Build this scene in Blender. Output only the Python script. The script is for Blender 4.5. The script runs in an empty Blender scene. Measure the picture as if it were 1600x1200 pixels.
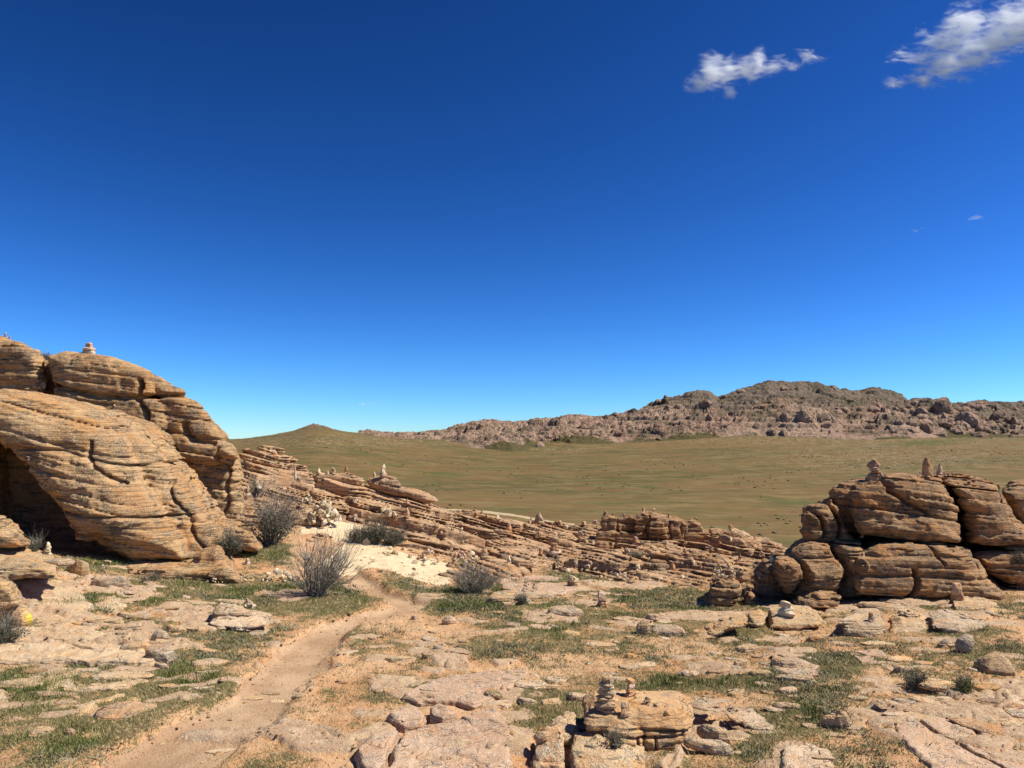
import bpy, math, random, time
import numpy as np
from mathutils import Vector, Matrix
T00 = time.time()
F32 = np.float32
random.seed(7)
C = bpy.context.scene.collection

# ------------------------------------------------------------------ camera measures
FPX = 1203.0
PITCH = math.atan(100 / FPX)
EYE = np.array([0.0, 0.0, 2.5])
cp_, sp_ = math.cos(PITCH), math.sin(PITCH)

def ray(px, py):
    u, v = px - 800.0, 600.0 - py
    return np.array([u, FPX * cp_ - v * sp_, FPX * sp_ + v * cp_])

def P(px, py, Y):
    """World point seen at (px, py) of the photograph at forward distance Y."""
    r = ray(px, py)
    return EYE + r * (Y / r[1])

# ------------------------------------------------------------------ noise
_rs = np.random.RandomState(11)
_TAB = _rs.uniform(-1, 1, (64, 64, 64)).astype(F32)
_HT = _rs.uniform(0, 1, 65536).astype(F32)

_T8 = np.stack([np.roll(_TAB, (-a, -b, -c), (0, 1, 2)) for a in (0, 1) for b in (0, 1) for c in (0, 1)], -1).reshape(-1, 8).copy()
def vn(p, scale=1.0, seed=0):
    """Smooth value noise in [-1, 1]; p is (N, 3)."""
    p = np.asarray(p, dtype=F32); out = np.empty(len(p), F32); off = F32(seed * 7.31 + 200.0)
    for k in range(0, len(p), 65536):
        q = p[k:k + 65536] * F32(scale) + off
        fl = np.floor(q); f = q - fl; i = fl.astype(np.int32) & 63
        f = f * f * (3 - 2 * f)
        g = _T8[(i[:, 0] << 12) | (i[:, 1] << 6) | i[:, 2]]
        g = g[:, :4] + (g[:, 4:] - g[:, :4]) * f[:, 0:1]
        g = g[:, :2] + (g[:, 2:] - g[:, :2]) * f[:, 1:2]
        out[k:k + 65536] = g[:, 0] + (g[:, 1] - g[:, 0]) * f[:, 2]
    return out

def fbm(p, scale=1.0, octs=4, gain=0.5, seed=0):
    r = 0; a = 1.0
    for k in range(octs):
        r = r + a * vn(p, scale * 2.03 ** k, seed + k)
        a *= gain
    return r

def vn2(x, y, scale=1.0, seed=0):
    p = np.stack([x, y, np.full_like(x, 0.37)], 1)
    return vn(p, scale, seed)

def fbm2(x, y, scale=1.0, octs=4, gain=0.5, seed=0):
    p = np.stack([x, y, np.full_like(x, 0.37)], 1)
    return fbm(p, scale, octs, gain, seed)

def hsh(i, j=0, seed=0):
    k = (np.asarray(i).astype(np.int64) * 7919 + np.asarray(j).astype(np.int64) * 104729 + seed * 1299709)
    return _HT[(k ^ (k >> 7)) & 65535]

def worley(x, y, seed=0):
    """F1, F2 and the cell hash pair of the nearest feature."""
    ix, iy = np.floor(x).astype(np.int64), np.floor(y).astype(np.int64)
    f1 = np.full(x.shape, 9.0, F32); f2 = f1.copy(); ci = np.zeros(x.shape, np.int64); cj = ci.copy()
    for dx in (-1, 0, 1):
        for dy in (-1, 0, 1):
            a, b = ix + dx, iy + dy
            d = np.hypot(a + 0.1 + 0.8 * hsh(a, b, seed) - x, b + 0.1 + 0.8 * hsh(a, b, seed + 1) - y).astype(F32)
            m = d < f1
            f2 = np.where(m, f1, np.minimum(f2, d))
            ci = np.where(m, a, ci); cj = np.where(m, b, cj)
            f1 = np.where(m, d, f1)
    return f1, f2, ci, cj

def sst(a, b, x):
    t = np.clip((x - a) / (b - a), 0, 1)
    return t * t * (3 - 2 * t)

# ------------------------------------------------------------------ surfaces from control points
class TPS:
    def __init__(s, pts, lam=0.02):
        p = np.array(pts, dtype=np.float64)
        s.c = p[:, :2]; n = len(p)
        K = s.k(s.c, s.c) + lam * np.eye(n)
        Q = np.hstack([np.ones((n, 1)), s.c])
        A = np.block([[K, Q], [Q.T, np.zeros((3, 3))]])
        s.w = np.linalg.solve(A, np.concatenate([p[:, 2], np.zeros(3)]))
    def k(s, a, b):
        r2 = ((a[:, None, :] - b[None]) ** 2).sum(-1) + 1e-9
        return 0.5 * r2 * np.log(r2)
    def __call__(s, x, y):
        x = np.asarray(x, np.float64).ravel(); y = np.asarray(y, np.float64).ravel()
        out = np.empty(len(x))
        for i in range(0, len(x), 60000):
            a = np.stack([x[i:i + 60000], y[i:i + 60000]], 1)
            out[i:i + 60000] = s.k(a, s.c) @ s.w[:-3] + s.w[-3] + a @ s.w[-2:]
        return out

def ctrl(lst):
    out = []
    for px, py, Y in lst:
        if isinstance(py, tuple):
            q = P(px, 700, Y); out.append((q[0], Y, py[0]))
        else:
            q = P(px, py, Y); out.append((q[0], q[1], q[2]))
    return out

NEAR = TPS(ctrl([
    (800, 1201, 6), (200, 1195, 6), (1400, 1201, 6), (-200, (0.05,), 6), (1900, (0.0,), 6), (800, (0.0,), 2), (0, (0.0,), 1),
    (800, 1076, 8), (1400, 1072, 8), (200, 1070, 8), (800, 1001, 10), (500, 1000, 10), (1200, 1000, 10), (1600, 985, 10),
    (0, 985, 10), (600, 943, 12.2), (800, 948, 12), (1200, 950, 12), (1600, 930, 12), (0, 915, 11.5), (200, 928, 12),
    (430, 905, 13.8), (560, 888, 15), (250, 905, 13.4), (0, 872, 12.6), (560, 850, 17), (640, 870, 16.2), (700, 893, 15.5),
    (480, 812, 18.5), (540, 822, 18.2), (400, 860, 16), (850, 912, 14.3), (1000, 922, 13.8), (1150, 926, 13.5),
    (1600, 905, 14), (1400, 900, 15), (1400, 890, 18), (-300, 900, 12), (0, 850, 16), (300, 860, 16.5), (300, 830, 19), (-200, 840, 18),
    (600, 865, 22), (900, 890, 22), (1200, 895, 22), (1600, 890, 22), (0, 850, 24), (1900, 930, 14), (400, 820, 22),
    (-300, (-3.2,), 31), (400, (-3.4,), 31), (1000, (-3.4,), 31), (1600, (-3.4,), 31), (2100, (-3.4,), 31),
    (-300, (-6.5,), 46), (600, (-6.5,), 46), (1300, (-6.5,), 46), (2000, (-6.5,), 46)]))

RIDGE = TPS(ctrl([
    (330, 850, 17.5), (430, 838, 17.6), (460, 800, 18.9), (550, 812, 18.7), (620, 838, 17.8), (700, 870, 16.7), (760, 893, 15.5), (850, 917, 14.4),
    (950, 905, 14.6), (1050, 918, 14.1), (1150, 918, 13.9), (1260, 918, 13.9), (480, 762, 20.4), (600, 793, 20.4), (700, 830, 19.4), (800, 860, 18.4),
    (900, 870, 17.9), (1000, 878, 17.4), (1100, 888, 16.9), (1200, 893, 16.4), (400, 722, 21.4), (500, 757, 21.9), (620, 783, 22.4),
    (700, 806, 22.9), (800, 827, 23), (900, 840, 23), (1000, 848, 22.5), (1100, 857, 22), (1220, 868, 21),
    (300, 660, 23.2), (370, 690, 23), (430, 713, 23.5), (490, 740, 24), (560, 758, 24.5), (640, 776, 24.5), (700, 792, 25), (760, 806, 26), (830, 818, 26.5),
    (900, 827, 27), (960, 834, 27), (1050, 840, 27), (1150, 846, 26), (1230, 856, 25), (1330, 872, 24),
    (300, (-0.2,), 26.5), (430, (-0.6,), 27), (560, (-1.2,), 27.5), (700, (-1.7,), 28.5), (830, (-2.3,), 30), (960, (-2.6,), 30.5), (1150, (-2.6,), 30), (1330, (-2.6,), 30),
    (700, (-0.6,), 13.2), (900, (-0.7,), 12.8), (1100, (-0.8,), 12.4), (500, (-0.1,), 15.3), (1260, (-0.8,), 12.4)]))

# the wide valley and the hill beyond it: picture rows read at a few distances
_PX = np.array([-700, 0, 380, 435, 490, 545, 620, 800, 1000, 1200, 1400, 1600, 2300], float)
_YS = np.array([44, 90, 170, 260, 350, 450, 600, 780, 900, 1100, 1500, 3000], float)
_PY = np.array([
    [880] * 13,
    [940] * 13,
    [880, 870, 868, 868, 868, 868, 866, 866, 868, 870, 874, 878, 880],
    [830, 818, 815, 815, 815, 815, 815, 816, 818, 822, 830, 836, 840],
    [790, 778, 775, 775, 775, 776, 778, 781, 783, 785, 788, 792, 800],
    [770, 754, 746, 745, 744, 746, 752, 757, 757, 755, 752, 752, 770],
    [740, 722, 712, 708, 704, 708, 717, 728, 726, 721, 715, 712, 735],
    [715, 700, 692, 685, 676, 683, 693, 705, 700, 692, 690, 688, 705],
    [705, 693, 686, 678, 667, 675, 685, 690, 688, 681, 688, 684, 700],
    [712, 700, 693, 690, 684, 688, 692, 696, 696, 695, 696, 694, 704],
    [716, 712, 706, 702, 700, 700, 700, 702, 702, 702, 702, 702, 706],
    [712, 712, 712, 712, 712, 712, 712, 712, 712, 712, 712, 712, 712]], float)

def far_z(x, y):
    px = 800 + x / y * FPX * 1.003
    u = np.interp(px, _PX, np.arange(len(_PX)))
    # smooth across columns (avoids creases)
    v = np.interp(np.log(y), np.log(_YS), np.arange(len(_YS)))
    def cr(t):
        i = np.clip(np.floor(t).astype(int), 0, None); f = t - i
        return i, f
    iu, fu = cr(u); iv, fv = cr(v)
    Z = 2.5 - (_PY - 700) * _YS[:, None] / FPX
    def row(k):
        k = np.clip(k, 0, len(_YS) - 1)
        def g(j): return Z[k, np.clip(j, 0, len(_PX) - 1)]
        p0, p1, p2, p3 = g(iu - 1), g(iu), g(iu + 1), g(iu + 2)
        return p1 + 0.5 * fu * (p2 - p0 + fu * (2 * p0 - 5 * p1 + 4 * p2 - p3 + fu * (3 * (p1 - p2) + p3 - p0)))
    p0, p1, p2, p3 = row(iv - 1), row(iv), row(iv + 1), row(iv + 2)
    return p1 + 0.5 * fv * (p2 - p0 + fv * (2 * p0 - 5 * p1 + 4 * p2 - p3 + fv * (3 * (p1 - p2) + p3 - p0)))

def gz(x, y):
    """Smooth ground height."""
    x = np.asarray(x, float).ravel(); y = np.asarray(y, float).ravel()
    z = np.zeros(len(x))
    n = y < 46
    if n.any(): z[n] = NEAR(x[n], y[n])
    if (~n).any(): z[~n] = far_z(x[~n], y[~n])
    m = (y > 30) & (y < 46)
    if m.any():
        w = sst(30, 46, y[m]); z[m] = z[m] * (1 - w) + far_z(x[m], np.maximum(y[m], 44)) * w
    m = y > 60
    if m.any(): z[m] += (1.6 * fbm2(x[m], y[m], .010, 4, .5, 60) + .35 * fbm2(x[m], y[m], .06, 3, .55, 66)) * sst(60, 300, y[m])
    return z

def on_ground(px, py):
    """Where the line of sight through (px, py) first meets the ground."""
    r = ray(px, py); r = r / r[1]
    ys = np.concatenate([np.arange(3, 40, 0.05), np.geomspace(40, 1400, 600)])
    pts = EYE[None] + r[None] * ys[:, None]
    h = gz(pts[:, 0], pts[:, 1])
    k = np.argmax(pts[:, 2] < h)
    return pts[k]

# ------------------------------------------------------------------ object helpers
def tag(o, label=None, cat=None, group=None, kind=None):
    if label: o['label'] = label
    if cat: o['category'] = cat
    if group: o['group'] = group
    if kind: o['kind'] = kind
    return o

def empty(name, loc, rz=0.0):
    o = bpy.data.objects.new(name, None); C.objects.link(o)
    o.location = loc; o.rotation_euler = (0, 0, rz); o.empty_display_size = 0.1
    return o

def mesh_np(name, V, Fq, mat, smooth=True, parent=None, link=True):
    me = bpy.data.meshes.new(name)
    V = np.asarray(V, F32); Fq = np.asarray(Fq, np.int32)
    k = Fq.shape[1]
    me.vertices.add(len(V)); me.vertices.foreach_set('co', V.ravel())
    me.loops.add(len(Fq) * k); me.loops.foreach_set('vertex_index', Fq.ravel())
    me.polygons.add(len(Fq)); me.polygons.foreach_set('loop_start', np.arange(0, len(Fq) * k, k, dtype=np.int32))
    me.polygons.foreach_set('loop_total', np.full(len(Fq), k, np.int32))
    me.polygons.foreach_set('use_smooth', np.full(len(Fq), smooth, bool))
    me.update(calc_edges=True)
    me.materials.append(mat)
    if not link: return me
    o = bpy.data.objects.new(name, me); C.objects.link(o)
    if parent: o.parent = parent
    return o

def surface_nets(f, org, h):
    """Mesh the zero level of f (inside < 0)."""
    nx, ny, nz = f.shape
    s = f < 0
    c = np.zeros((nx - 1, ny - 1, nz - 1), np.int8)
    for a in (0, 1):
        for b in (0, 1):
            for d in (0, 1):
                c += s[a:nx - 1 + a, b:ny - 1 + b, d:nz - 1 + d]
    I, J, K = np.nonzero((c > 0) & (c < 8))
    idx = np.full(c.shape, -1, np.int32); idx[I, J, K] = np.arange(len(I))
    acc = np.zeros((len(I), 3), F32); cnt = np.zeros(len(I), F32)
    cor = [(a, b, d) for a in (0, 1) for b in (0, 1) for d in (0, 1)]
    val = {q: f[I + q[0], J + q[1], K + q[2]] for q in cor}
    for q in cor:
        for ax in range(3):
            if q[ax] == 0:
                r = list(q); r[ax] = 1; r = tuple(r)
                v0, v1 = val[q], val[r]
                m = (v0 < 0) != (v1 < 0)
                t = np.where(m, v0 / np.where(m, v0 - v1, 1), 0)
                for k in range(3):
                    acc[:, k] += np.where(m, q[k] + (t if k == ax else 0), 0)
                cnt += m
    V = (np.stack([I, J, K], 1) + acc / cnt[:, None]) * np.asarray(h, F32) + np.asarray(org, F32)
    faces = []
    for ax in range(3):
        sl0 = [slice(None)] * 3; sl1 = [slice(None)] * 3
        sl0[ax] = slice(0, -1); sl1[ax] = slice(1, None)
        d = s[tuple(sl0)] != s[tuple(sl1)]
        i, j, k = np.nonzero(d)
        u, v = [(1, 2), (2, 0), (0, 1)][ax]
        g = np.stack([i, j, k], 1)
        n = np.array(c.shape)
        ok = (g[:, u] > 0) & (g[:, v] > 0) & (g[:, u] < n[u]) & (g[:, v] < n[v]) & (g[:, ax] < n[ax])
        g = g[ok]
        du = np.zeros(3, int); du[u] = 1; dv = np.zeros(3, int); dv[v] = 1
        def at(q): return idx[q[:, 0], q[:, 1], q[:, 2]]
        q4 = np.stack([at(g - du - dv), at(g - dv), at(g), at(g - du)], 1)
        flip = ~s[g[:, 0], g[:, 1], g[:, 2]]
        q4[flip] = q4[flip][:, ::-1]
        faces.append(q4)
    Fq = np.concatenate(faces)
    Fq = Fq[(Fq >= 0).all(1)]
    return V, Fq

def keep_large(V, Fq, frac=.02):
    """Drop loose crumbs that are not joined to the main body."""
    lab = np.arange(len(V))
    E = np.concatenate([Fq[:, [0, 1]], Fq[:, [1, 2]], Fq[:, [2, 3]]])
    for _ in range(200):
        m = np.minimum(lab[E[:, 0]], lab[E[:, 1]])
        new = lab.copy(); np.minimum.at(new, E[:, 0], m); np.minimum.at(new, E[:, 1], m)
        new = new[new]; new = new[new]
        if (new == lab).all(): break
        lab = new
    cnt = np.bincount(lab, minlength=len(V))
    ok = cnt[lab] > frac * len(V)
    Fq = Fq[ok[Fq[:, 0]]]
    used = np.unique(Fq); rm = np.full(len(V), -1); rm[used] = np.arange(len(used))
    return V[used], rm[Fq]

def poly_sdf(pts, X, Z):
    """Signed distance to a closed polygon (negative inside)."""
    d = np.full(X.shape, 1e9); inside = np.zeros(X.shape, bool)
    n = len(pts)
    for i in range(n):
        ax, az = pts[i]; bx, bz = pts[(i + 1) % n]
        ex, ez = bx - ax, bz - az
        wx, wz = X - ax, Z - az
        t = np.clip((wx * ex + wz * ez) / (ex * ex + ez * ez + 1e-12), 0, 1)
        d = np.minimum(d, (wx - ex * t) ** 2 + (wz - ez * t) ** 2)
        c = (az > Z) != (bz > Z)
        xx = ax + (Z - az) * ex / (ez if abs(ez) > 1e-12 else 1e-12)
        inside ^= c & (X < xx)
    return np.where(inside, -1, 1) * np.sqrt(d)

def seg_d(pts, X, Z):
    d = np.full(X.shape, 1e9)
    for (ax, az), (bx, bz) in zip(pts[:-1], pts[1:]):
        ex, ez = bx - ax, bz - az
        t = np.clip(((X - ax) * ex + (Z - az) * ez) / (ex * ex + ez * ez + 1e-12), 0, 1)
        d = np.minimum(d, (X - ax - ex * t) ** 2 + (Z - az - ez * t) ** 2)
    return np.sqrt(d)

def strat(p, T, a, b, warp, seed):
    s = p[:, 2] + a * p[:, 0] + b * p[:, 1] + warp * .7 * vn(p, .4, seed) + warp * .22 * vn(p, 1.9, seed + 3)
    u = s / T
    one = np.stack([u * 0.41, np.zeros_like(u), np.zeros_like(u)], 1)
    u = u + 1.15 * vn(one, 1.0, seed + 5)
    i = np.floor(u)
    return (u - i).astype(F32), i.astype(np.int64)

def carve(p, a, b, sc=1.0, seed=0, amp=1.0, T1=0.36, T2=0.105, rough=1.0, sharp=1.0):
    """How far the bedded rock surface is cut back (positive) at points p."""
    t1, i1 = strat(p, T1 * sc, a, b, 0.10 * sc, seed)
    t2, i2 = strat(p, T2 * sc, a, b, 0.05 * sc, seed + 17)
    m1 = sst(-0.45, 0.25, vn(p * np.array([1, 1, 2.5], F32), 0.9 / sc, seed + 31))
    m2 = sst(-0.15, 0.45, vn(p * np.array([1, 1, 3.0], F32), 1.5 / sc, seed + 33))
    e1 = np.minimum(t1, 1 - t1) * T1 * sc
    e2 = np.minimum(t2, 1 - t2) * T2 * sc
    d = 0.035 * sc * (1 - t1) ** 2 + 0.075 * sc * (hsh(i1, 0, seed) - .5) * (.4 + .6 * m1)
    d += 0.12 * sc * sharp * m1 * np.exp(-(e1 / (0.019 * sc)) ** 2)
    d += 0.012 * sc * (1 - t2) + 0.02 * sc * (hsh(i2, 1, seed) - .5)
    d += 0.05 * sc * sharp * m2 * np.exp(-(e2 / (0.013 * sc)) ** 2)
    # flaked-off plates: flat steps with crisp edges
    fl = vn(p * np.array([.7, .7, 1.3], F32), 1.5 / sc, seed + 51) + .3 * vn(p, 5 / sc, seed + 52)
    d += 0.045 * sc * sst(.10, .17, fl) + 0.03 * sc * sst(-.22, -.18, fl)
    d += rough * (0.07 * sc * vn(p, .8 / sc, seed + 41) + 0.016 * sc * vn(p, 4.7 / sc, seed + 42)
                  + 0.010 * sc * vn(p, 13.0 / sc, seed + 43) + 0.006 * sc * vn(p, 28.0 / sc, seed + 44))
    return (d * amp).astype(F32)

def rock_mesh(blocks, h, a=0.1, b=0.05, sc=1.0, seed=0, amp=1.0, cracks=(), pad=0.25, cuts=(), **kw):
    """Blocks: dict(poly=[(x, z)], y, T, r, lean, yaw). Returns verts, quads."""
    xs = [q[0] for B in blocks for q in B['poly']]; zs = [q[1] for B in blocks for q in B['poly']]
    fl_ = max(abs(B.get('flank', 0)) * B['T'] * 1.9 for B in blocks)
    lo = np.array([min(xs) - pad - fl_ * (blocks[0].get('flank', 0) < 0), min(B['y'] - B['T'] - abs(B.get('lean', 0)) * 3 - abs(B.get('yaw', 0)) * 3 for B in blocks) - pad, min(zs) - pad])
    hi = np.array([max(xs) + pad + fl_ * (blocks[0].get('flank', 0) > 0), max(B['y'] + B['T'] + abs(B.get('lean', 0)) * 3 + abs(B.get('yaw', 0)) * 3 for B in blocks) + pad, max(zs) + pad])
    n = np.ceil((hi - lo) / h).astype(int) + 1
    gx = lo[0] + np.arange(n[0]) * h; gy = lo[1] + np.arange(n[1]) * h; g_z = lo[2] + np.arange(n[2]) * h
    X2, Z2 = np.meshgrid(gx, g_z, indexing='ij')
    f = np.full(n, 9.0, F32)
    for B in blocks:
        r = B.get('r', 0.25); T = B['T']
        cx = np.mean([q[0] for q in B['poly']]); cz = np.mean([q[1] for q in B['poly']])
        yc = B['y'] + B.get('lean', 0) * (Z2 - cz) + B.get('yaw', 0) * (X2 - cx)
        dy = np.abs(gy[None, :, None] - yc[:, None, :]) - T
        # the block's flanks run back at a slant instead of straight away
        k = B.get('flank', 0) / h
        idx = np.arange(n[0])[:, None] - k * (gy - B['y'] + T * .75)[None, :]
        i0 = np.clip(np.floor(idx).astype(int), 0, n[0] - 2); fr = np.clip(idx - i0, -40, 40)[:, :, None].astype(F32)
        e2 = poly_sdf(B['poly'], X2, Z2).astype(F32); d2 = e2[i0] * (1 - fr) + e2[i0 + 1] * fr
        A = d2 + r; Bq = dy + r
        e = np.sqrt(np.maximum(A, 0) ** 2 + np.maximum(Bq, 0) ** 2) - r + np.minimum(np.maximum(A, Bq), 0)
        f = np.minimum(f, e.astype(F32))
    for cx, cy, cz, rx, ry, rz in cuts:
        q = np.sqrt(((gx[:, None, None] - cx) / rx) ** 2 + ((gy[None, :, None] - cy) / ry) ** 2 + ((g_z[None, None, :] - cz) / rz) ** 2)
        f = np.maximum(f, ((1 - q) * min(rx, ry, rz)).astype(F32))
    f[0] = f[-1] = 1; f[:, 0] = f[:, -1] = 1; f[:, :, 0] = f[:, :, -1] = 1
    band = (f > -0.34 * sc * amp - 3 * h) & (f < 0.22 * sc * amp + 3 * h)
    I, J, K = np.nonzero(band)
    p = np.stack([gx[I], gy[J], g_z[K]], 1).astype(F32)
    d = carve(p, a, b, sc, seed, amp, **kw)
    if cracks:
        cr = np.zeros(X2.shape)
        for pts, w, dep in cracks:
            cr += dep * np.exp(-(seg_d(pts, X2 + 0.05 * np.sin(Z2 * 9), Z2) / w) ** 2)
        d = d + cr[I, K].astype(F32)
    f[I, J, K] += d
    f[0] = f[-1] = 1; f[:, 0] = f[:, -1] = 1; f[:, :, 0] = f[:, :, -1] = 1
    return keep_large(*surface_nets(f, lo, (h, h, h)))

def px_poly(pts, Y):
    return [(P(x, y, Y)[0], P(x, y, Y)[2]) for x, y in pts]

# ------------------------------------------------------------------ materials
class NT:
    def __init__(s, name):
        s.m = bpy.data.materials.new(name); s.m.use_nodes = True
        s.t = s.m.node_tree; s.n = s.t.nodes; s.n.clear()
        s.out = s.n.new('ShaderNodeOutputMaterial')
    def new(s, t, **kw):
        n = s.n.new(t)
        for k, v in kw.items():
            if k[0] == '_': n.inputs[k[1:].replace('_', ' ')].default_value = v
            else: setattr(n, k, v)
        return n
    def L(s, a, b): s.t.links.new(a, b)
    def noise(s, vec, scale, detail=4, rough=0.55, dist=0.0):
        n = s.new('ShaderNodeTexNoise', _Scale=scale, _Detail=detail, _Roughness=rough, _Distortion=dist)
        s.L(vec, n.inputs['Vector']); return n.outputs['Fac']
    def ramp(s, fac, stops):
        n = s.new('ShaderNodeValToRGB'); e = n.color_ramp.elements
        while len(e) < len(stops): e.new(0.5)
        for i, (p, c) in enumerate(stops):
            e[i].position = p; e[i].color = (*c, 1) if len(c) == 3 else c
        s.L(fac, n.inputs[0]); return n.outputs[0]
    def mix(s, fac, a, b, mode='MIX'):
        n = s.new('ShaderNodeMix', data_type='RGBA', blend_type=mode)
        if isinstance(fac, (int, float)): n.inputs[0].default_value = fac
        else: s.L(fac, n.inputs[0])
        for k, v in ((6, a), (7, b)):
            if isinstance(v, tuple): n.inputs[k].default_value = (*v, 1)
            else: s.L(v, n.inputs[k])
        return n.outputs[2]
    def math(s, op, a, b=None, clamp=False):
        n = s.new('ShaderNodeMath', operation=op, use_clamp=clamp)
        for k, v in ((0, a), (1, b)):
            if v is None: continue
            if isinstance(v, (int, float)): n.inputs[k].default_value = v
            else: s.L(v, n.inputs[k])
        return n.outputs[0]
    def step(s, x, lo, hi):
        n = s.new('ShaderNodeMapRange', interpolation_type='SMOOTHSTEP')
        s.L(x, n.inputs[0]); n.inputs[1].default_value = lo; n.inputs[2].default_value = hi
        return n.outputs[0]
    def mapv(s, vec, scale, rot=(0, 0, 0)):
        n = s.new('ShaderNodeMapping'); n.inputs['Scale'].default_value = scale; n.inputs['Rotation'].default_value = rot
        s.L(vec, n.inputs[0]); return n.outputs[0]
    def finish(s, col, height=None, bump=0.02, rough=0.92, strength=1.0, spec=0.15):
        b = s.new('ShaderNodeBsdfPrincipled', _Roughness=rough)
        b.inputs['Specular IOR Level'].default_value = spec
        s.L(col, b.inputs['Base Color'])
        if height is not None:
            n = s.new('ShaderNodeBump', _Distance=bump, _Strength=strength); s.L(height, n.inputs['Height']); s.L(n.outputs[0], b.inputs['Normal'])
        s.L(b.outputs[0], s.out.inputs[0]); return s.m

def rock_mat(name, warm, tan, grey, pale, orange, grey_amt=0.5, sc=1.0, dip=0.1, bump=0.03, obj_var=0.0, strat_amt=0.5, speck=0.5):
    s = NT(name); g = s.new('ShaderNodeNewGeometry').outputs['Position']
    if obj_var:
        oi = s.new('ShaderNodeObjectInfo'); 
        ad = s.new('ShaderNodeVectorMath', operation='MULTIPLY_ADD'); s.L(oi.outputs['Random'], ad.inputs[0]); ad.inputs[1].default_value = (37, 91, 53); s.L(g, ad.inputs[2])
        g = ad.outputs[0]
    n1 = s.noise(g, 0.9 * sc, 5, 0.6); n2 = s.noise(g, 3.3 * sc, 8, 0.72, 0.4); n3 = s.noise(g, 42 * sc, 3, 0.6)
    n5 = s.noise(g, 14 * sc, 4, 0.7)
    sv = s.mapv(g, (0.7 * sc, 0.7 * sc, 9 * sc), (0, math.atan(dip), 0))
    ns = s.noise(sv, 1.4, 7, 0.65, 0.6)
    c = s.mix(s.step(n1, 0.38, 0.64), warm, tan)
    c = s.mix(s.math('MULTIPLY', s.step(s.noise(g, 1.7 * sc, 6, .6), 0.5, 0.62), 0.6), c, orange)
    c = s.mix(s.math('MULTIPLY', s.step(n2, 0.47 + (0.5 - grey_amt) * .3, 0.62 + (0.5 - grey_amt) * .3), 0.8), c, grey)
    c = s.mix(s.math('MULTIPLY', s.step(s.math('ADD', n3, s.math('MULTIPLY', n2, .35)), 0.68, 0.82), speck), c, pale)
    c = s.mix(s.math('MULTIPLY', s.step(s.noise(g, 75 * sc, 2, .5), 0.56, 0.72), 0.35), c, grey)
    c = s.mix(s.math('MULTIPLY', s.step(ns, 0.55, 0.72), strat_amt), c, grey)
    c = s.mix(s.math('MULTIPLY', s.step(ns, 0.47, 0.30), strat_amt * .5), c, pale)
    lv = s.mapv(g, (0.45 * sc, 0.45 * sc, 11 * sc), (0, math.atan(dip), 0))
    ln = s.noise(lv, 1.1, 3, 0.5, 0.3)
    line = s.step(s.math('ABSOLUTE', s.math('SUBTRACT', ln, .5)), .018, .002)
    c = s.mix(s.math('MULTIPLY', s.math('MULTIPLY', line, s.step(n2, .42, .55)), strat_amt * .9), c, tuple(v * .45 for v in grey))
    if obj_var:
        h = s.new('ShaderNodeHueSaturation'); s.L(c, h.inputs['Color'])
        mr = s.new('ShaderNodeMapRange'); s.L(oi.outputs['Random'], mr.inputs[0]); mr.inputs[3].default_value = 1 - obj_var; mr.inputs[4].default_value = 1 + obj_var
        s.L(mr.outputs[0], h.inputs['Value']); 
        w = s.new('ShaderNodeTexWhiteNoise', noise_dimensions='1D'); s.L(oi.outputs['Random'], w.inputs['W'])
        m2 = s.new('ShaderNodeMapRange'); s.L(w.outputs['Value'], m2.inputs[0]); m2.inputs[3].default_value = 1 - obj_var * 0.9; m2.inputs[4].default_value = 1 + obj_var * .7
        s.L(m2.outputs[0], h.inputs['Saturation']); c = h.outputs[0]
    hh = s.math('ADD', s.math('SUBTRACT', ns, s.math('MULTIPLY', line, .5)), s.math('ADD', s.math('MULTIPLY', n5, 0.6), s.math('MULTIPLY', n3, 0.35)))
    return s.finish(c, hh, bump)

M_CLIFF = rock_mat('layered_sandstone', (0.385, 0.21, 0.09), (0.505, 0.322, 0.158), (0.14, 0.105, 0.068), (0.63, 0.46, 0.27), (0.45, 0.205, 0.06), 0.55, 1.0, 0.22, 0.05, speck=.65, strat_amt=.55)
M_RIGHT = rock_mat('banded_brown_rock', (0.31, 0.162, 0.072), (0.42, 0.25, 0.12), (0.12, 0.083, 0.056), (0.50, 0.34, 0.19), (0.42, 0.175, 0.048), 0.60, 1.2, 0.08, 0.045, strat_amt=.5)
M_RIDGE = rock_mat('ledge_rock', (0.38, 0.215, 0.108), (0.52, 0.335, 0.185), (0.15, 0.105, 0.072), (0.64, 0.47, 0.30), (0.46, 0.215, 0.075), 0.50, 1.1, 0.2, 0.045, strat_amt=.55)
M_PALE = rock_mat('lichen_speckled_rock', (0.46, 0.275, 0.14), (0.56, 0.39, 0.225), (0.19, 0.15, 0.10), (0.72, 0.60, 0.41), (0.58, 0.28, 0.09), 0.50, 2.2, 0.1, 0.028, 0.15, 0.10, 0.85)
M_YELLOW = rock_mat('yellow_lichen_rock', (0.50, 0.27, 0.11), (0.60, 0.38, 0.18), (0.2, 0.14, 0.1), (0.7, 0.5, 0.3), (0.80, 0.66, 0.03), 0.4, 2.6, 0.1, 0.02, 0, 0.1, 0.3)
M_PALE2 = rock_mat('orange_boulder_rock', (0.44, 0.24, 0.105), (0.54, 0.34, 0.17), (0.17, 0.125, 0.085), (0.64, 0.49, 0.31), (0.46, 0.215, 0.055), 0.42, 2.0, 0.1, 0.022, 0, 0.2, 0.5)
M_PINK = rock_mat('pink_bedrock', (0.42, 0.255, 0.155), (0.50, 0.335, 0.215), (0.20, 0.145, 0.105), (0.70, 0.56, 0.40), (0.46, 0.25, 0.12), 0.48, 2.4, 0.1, 0.02, 0, 0.05, 0.9)
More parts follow.
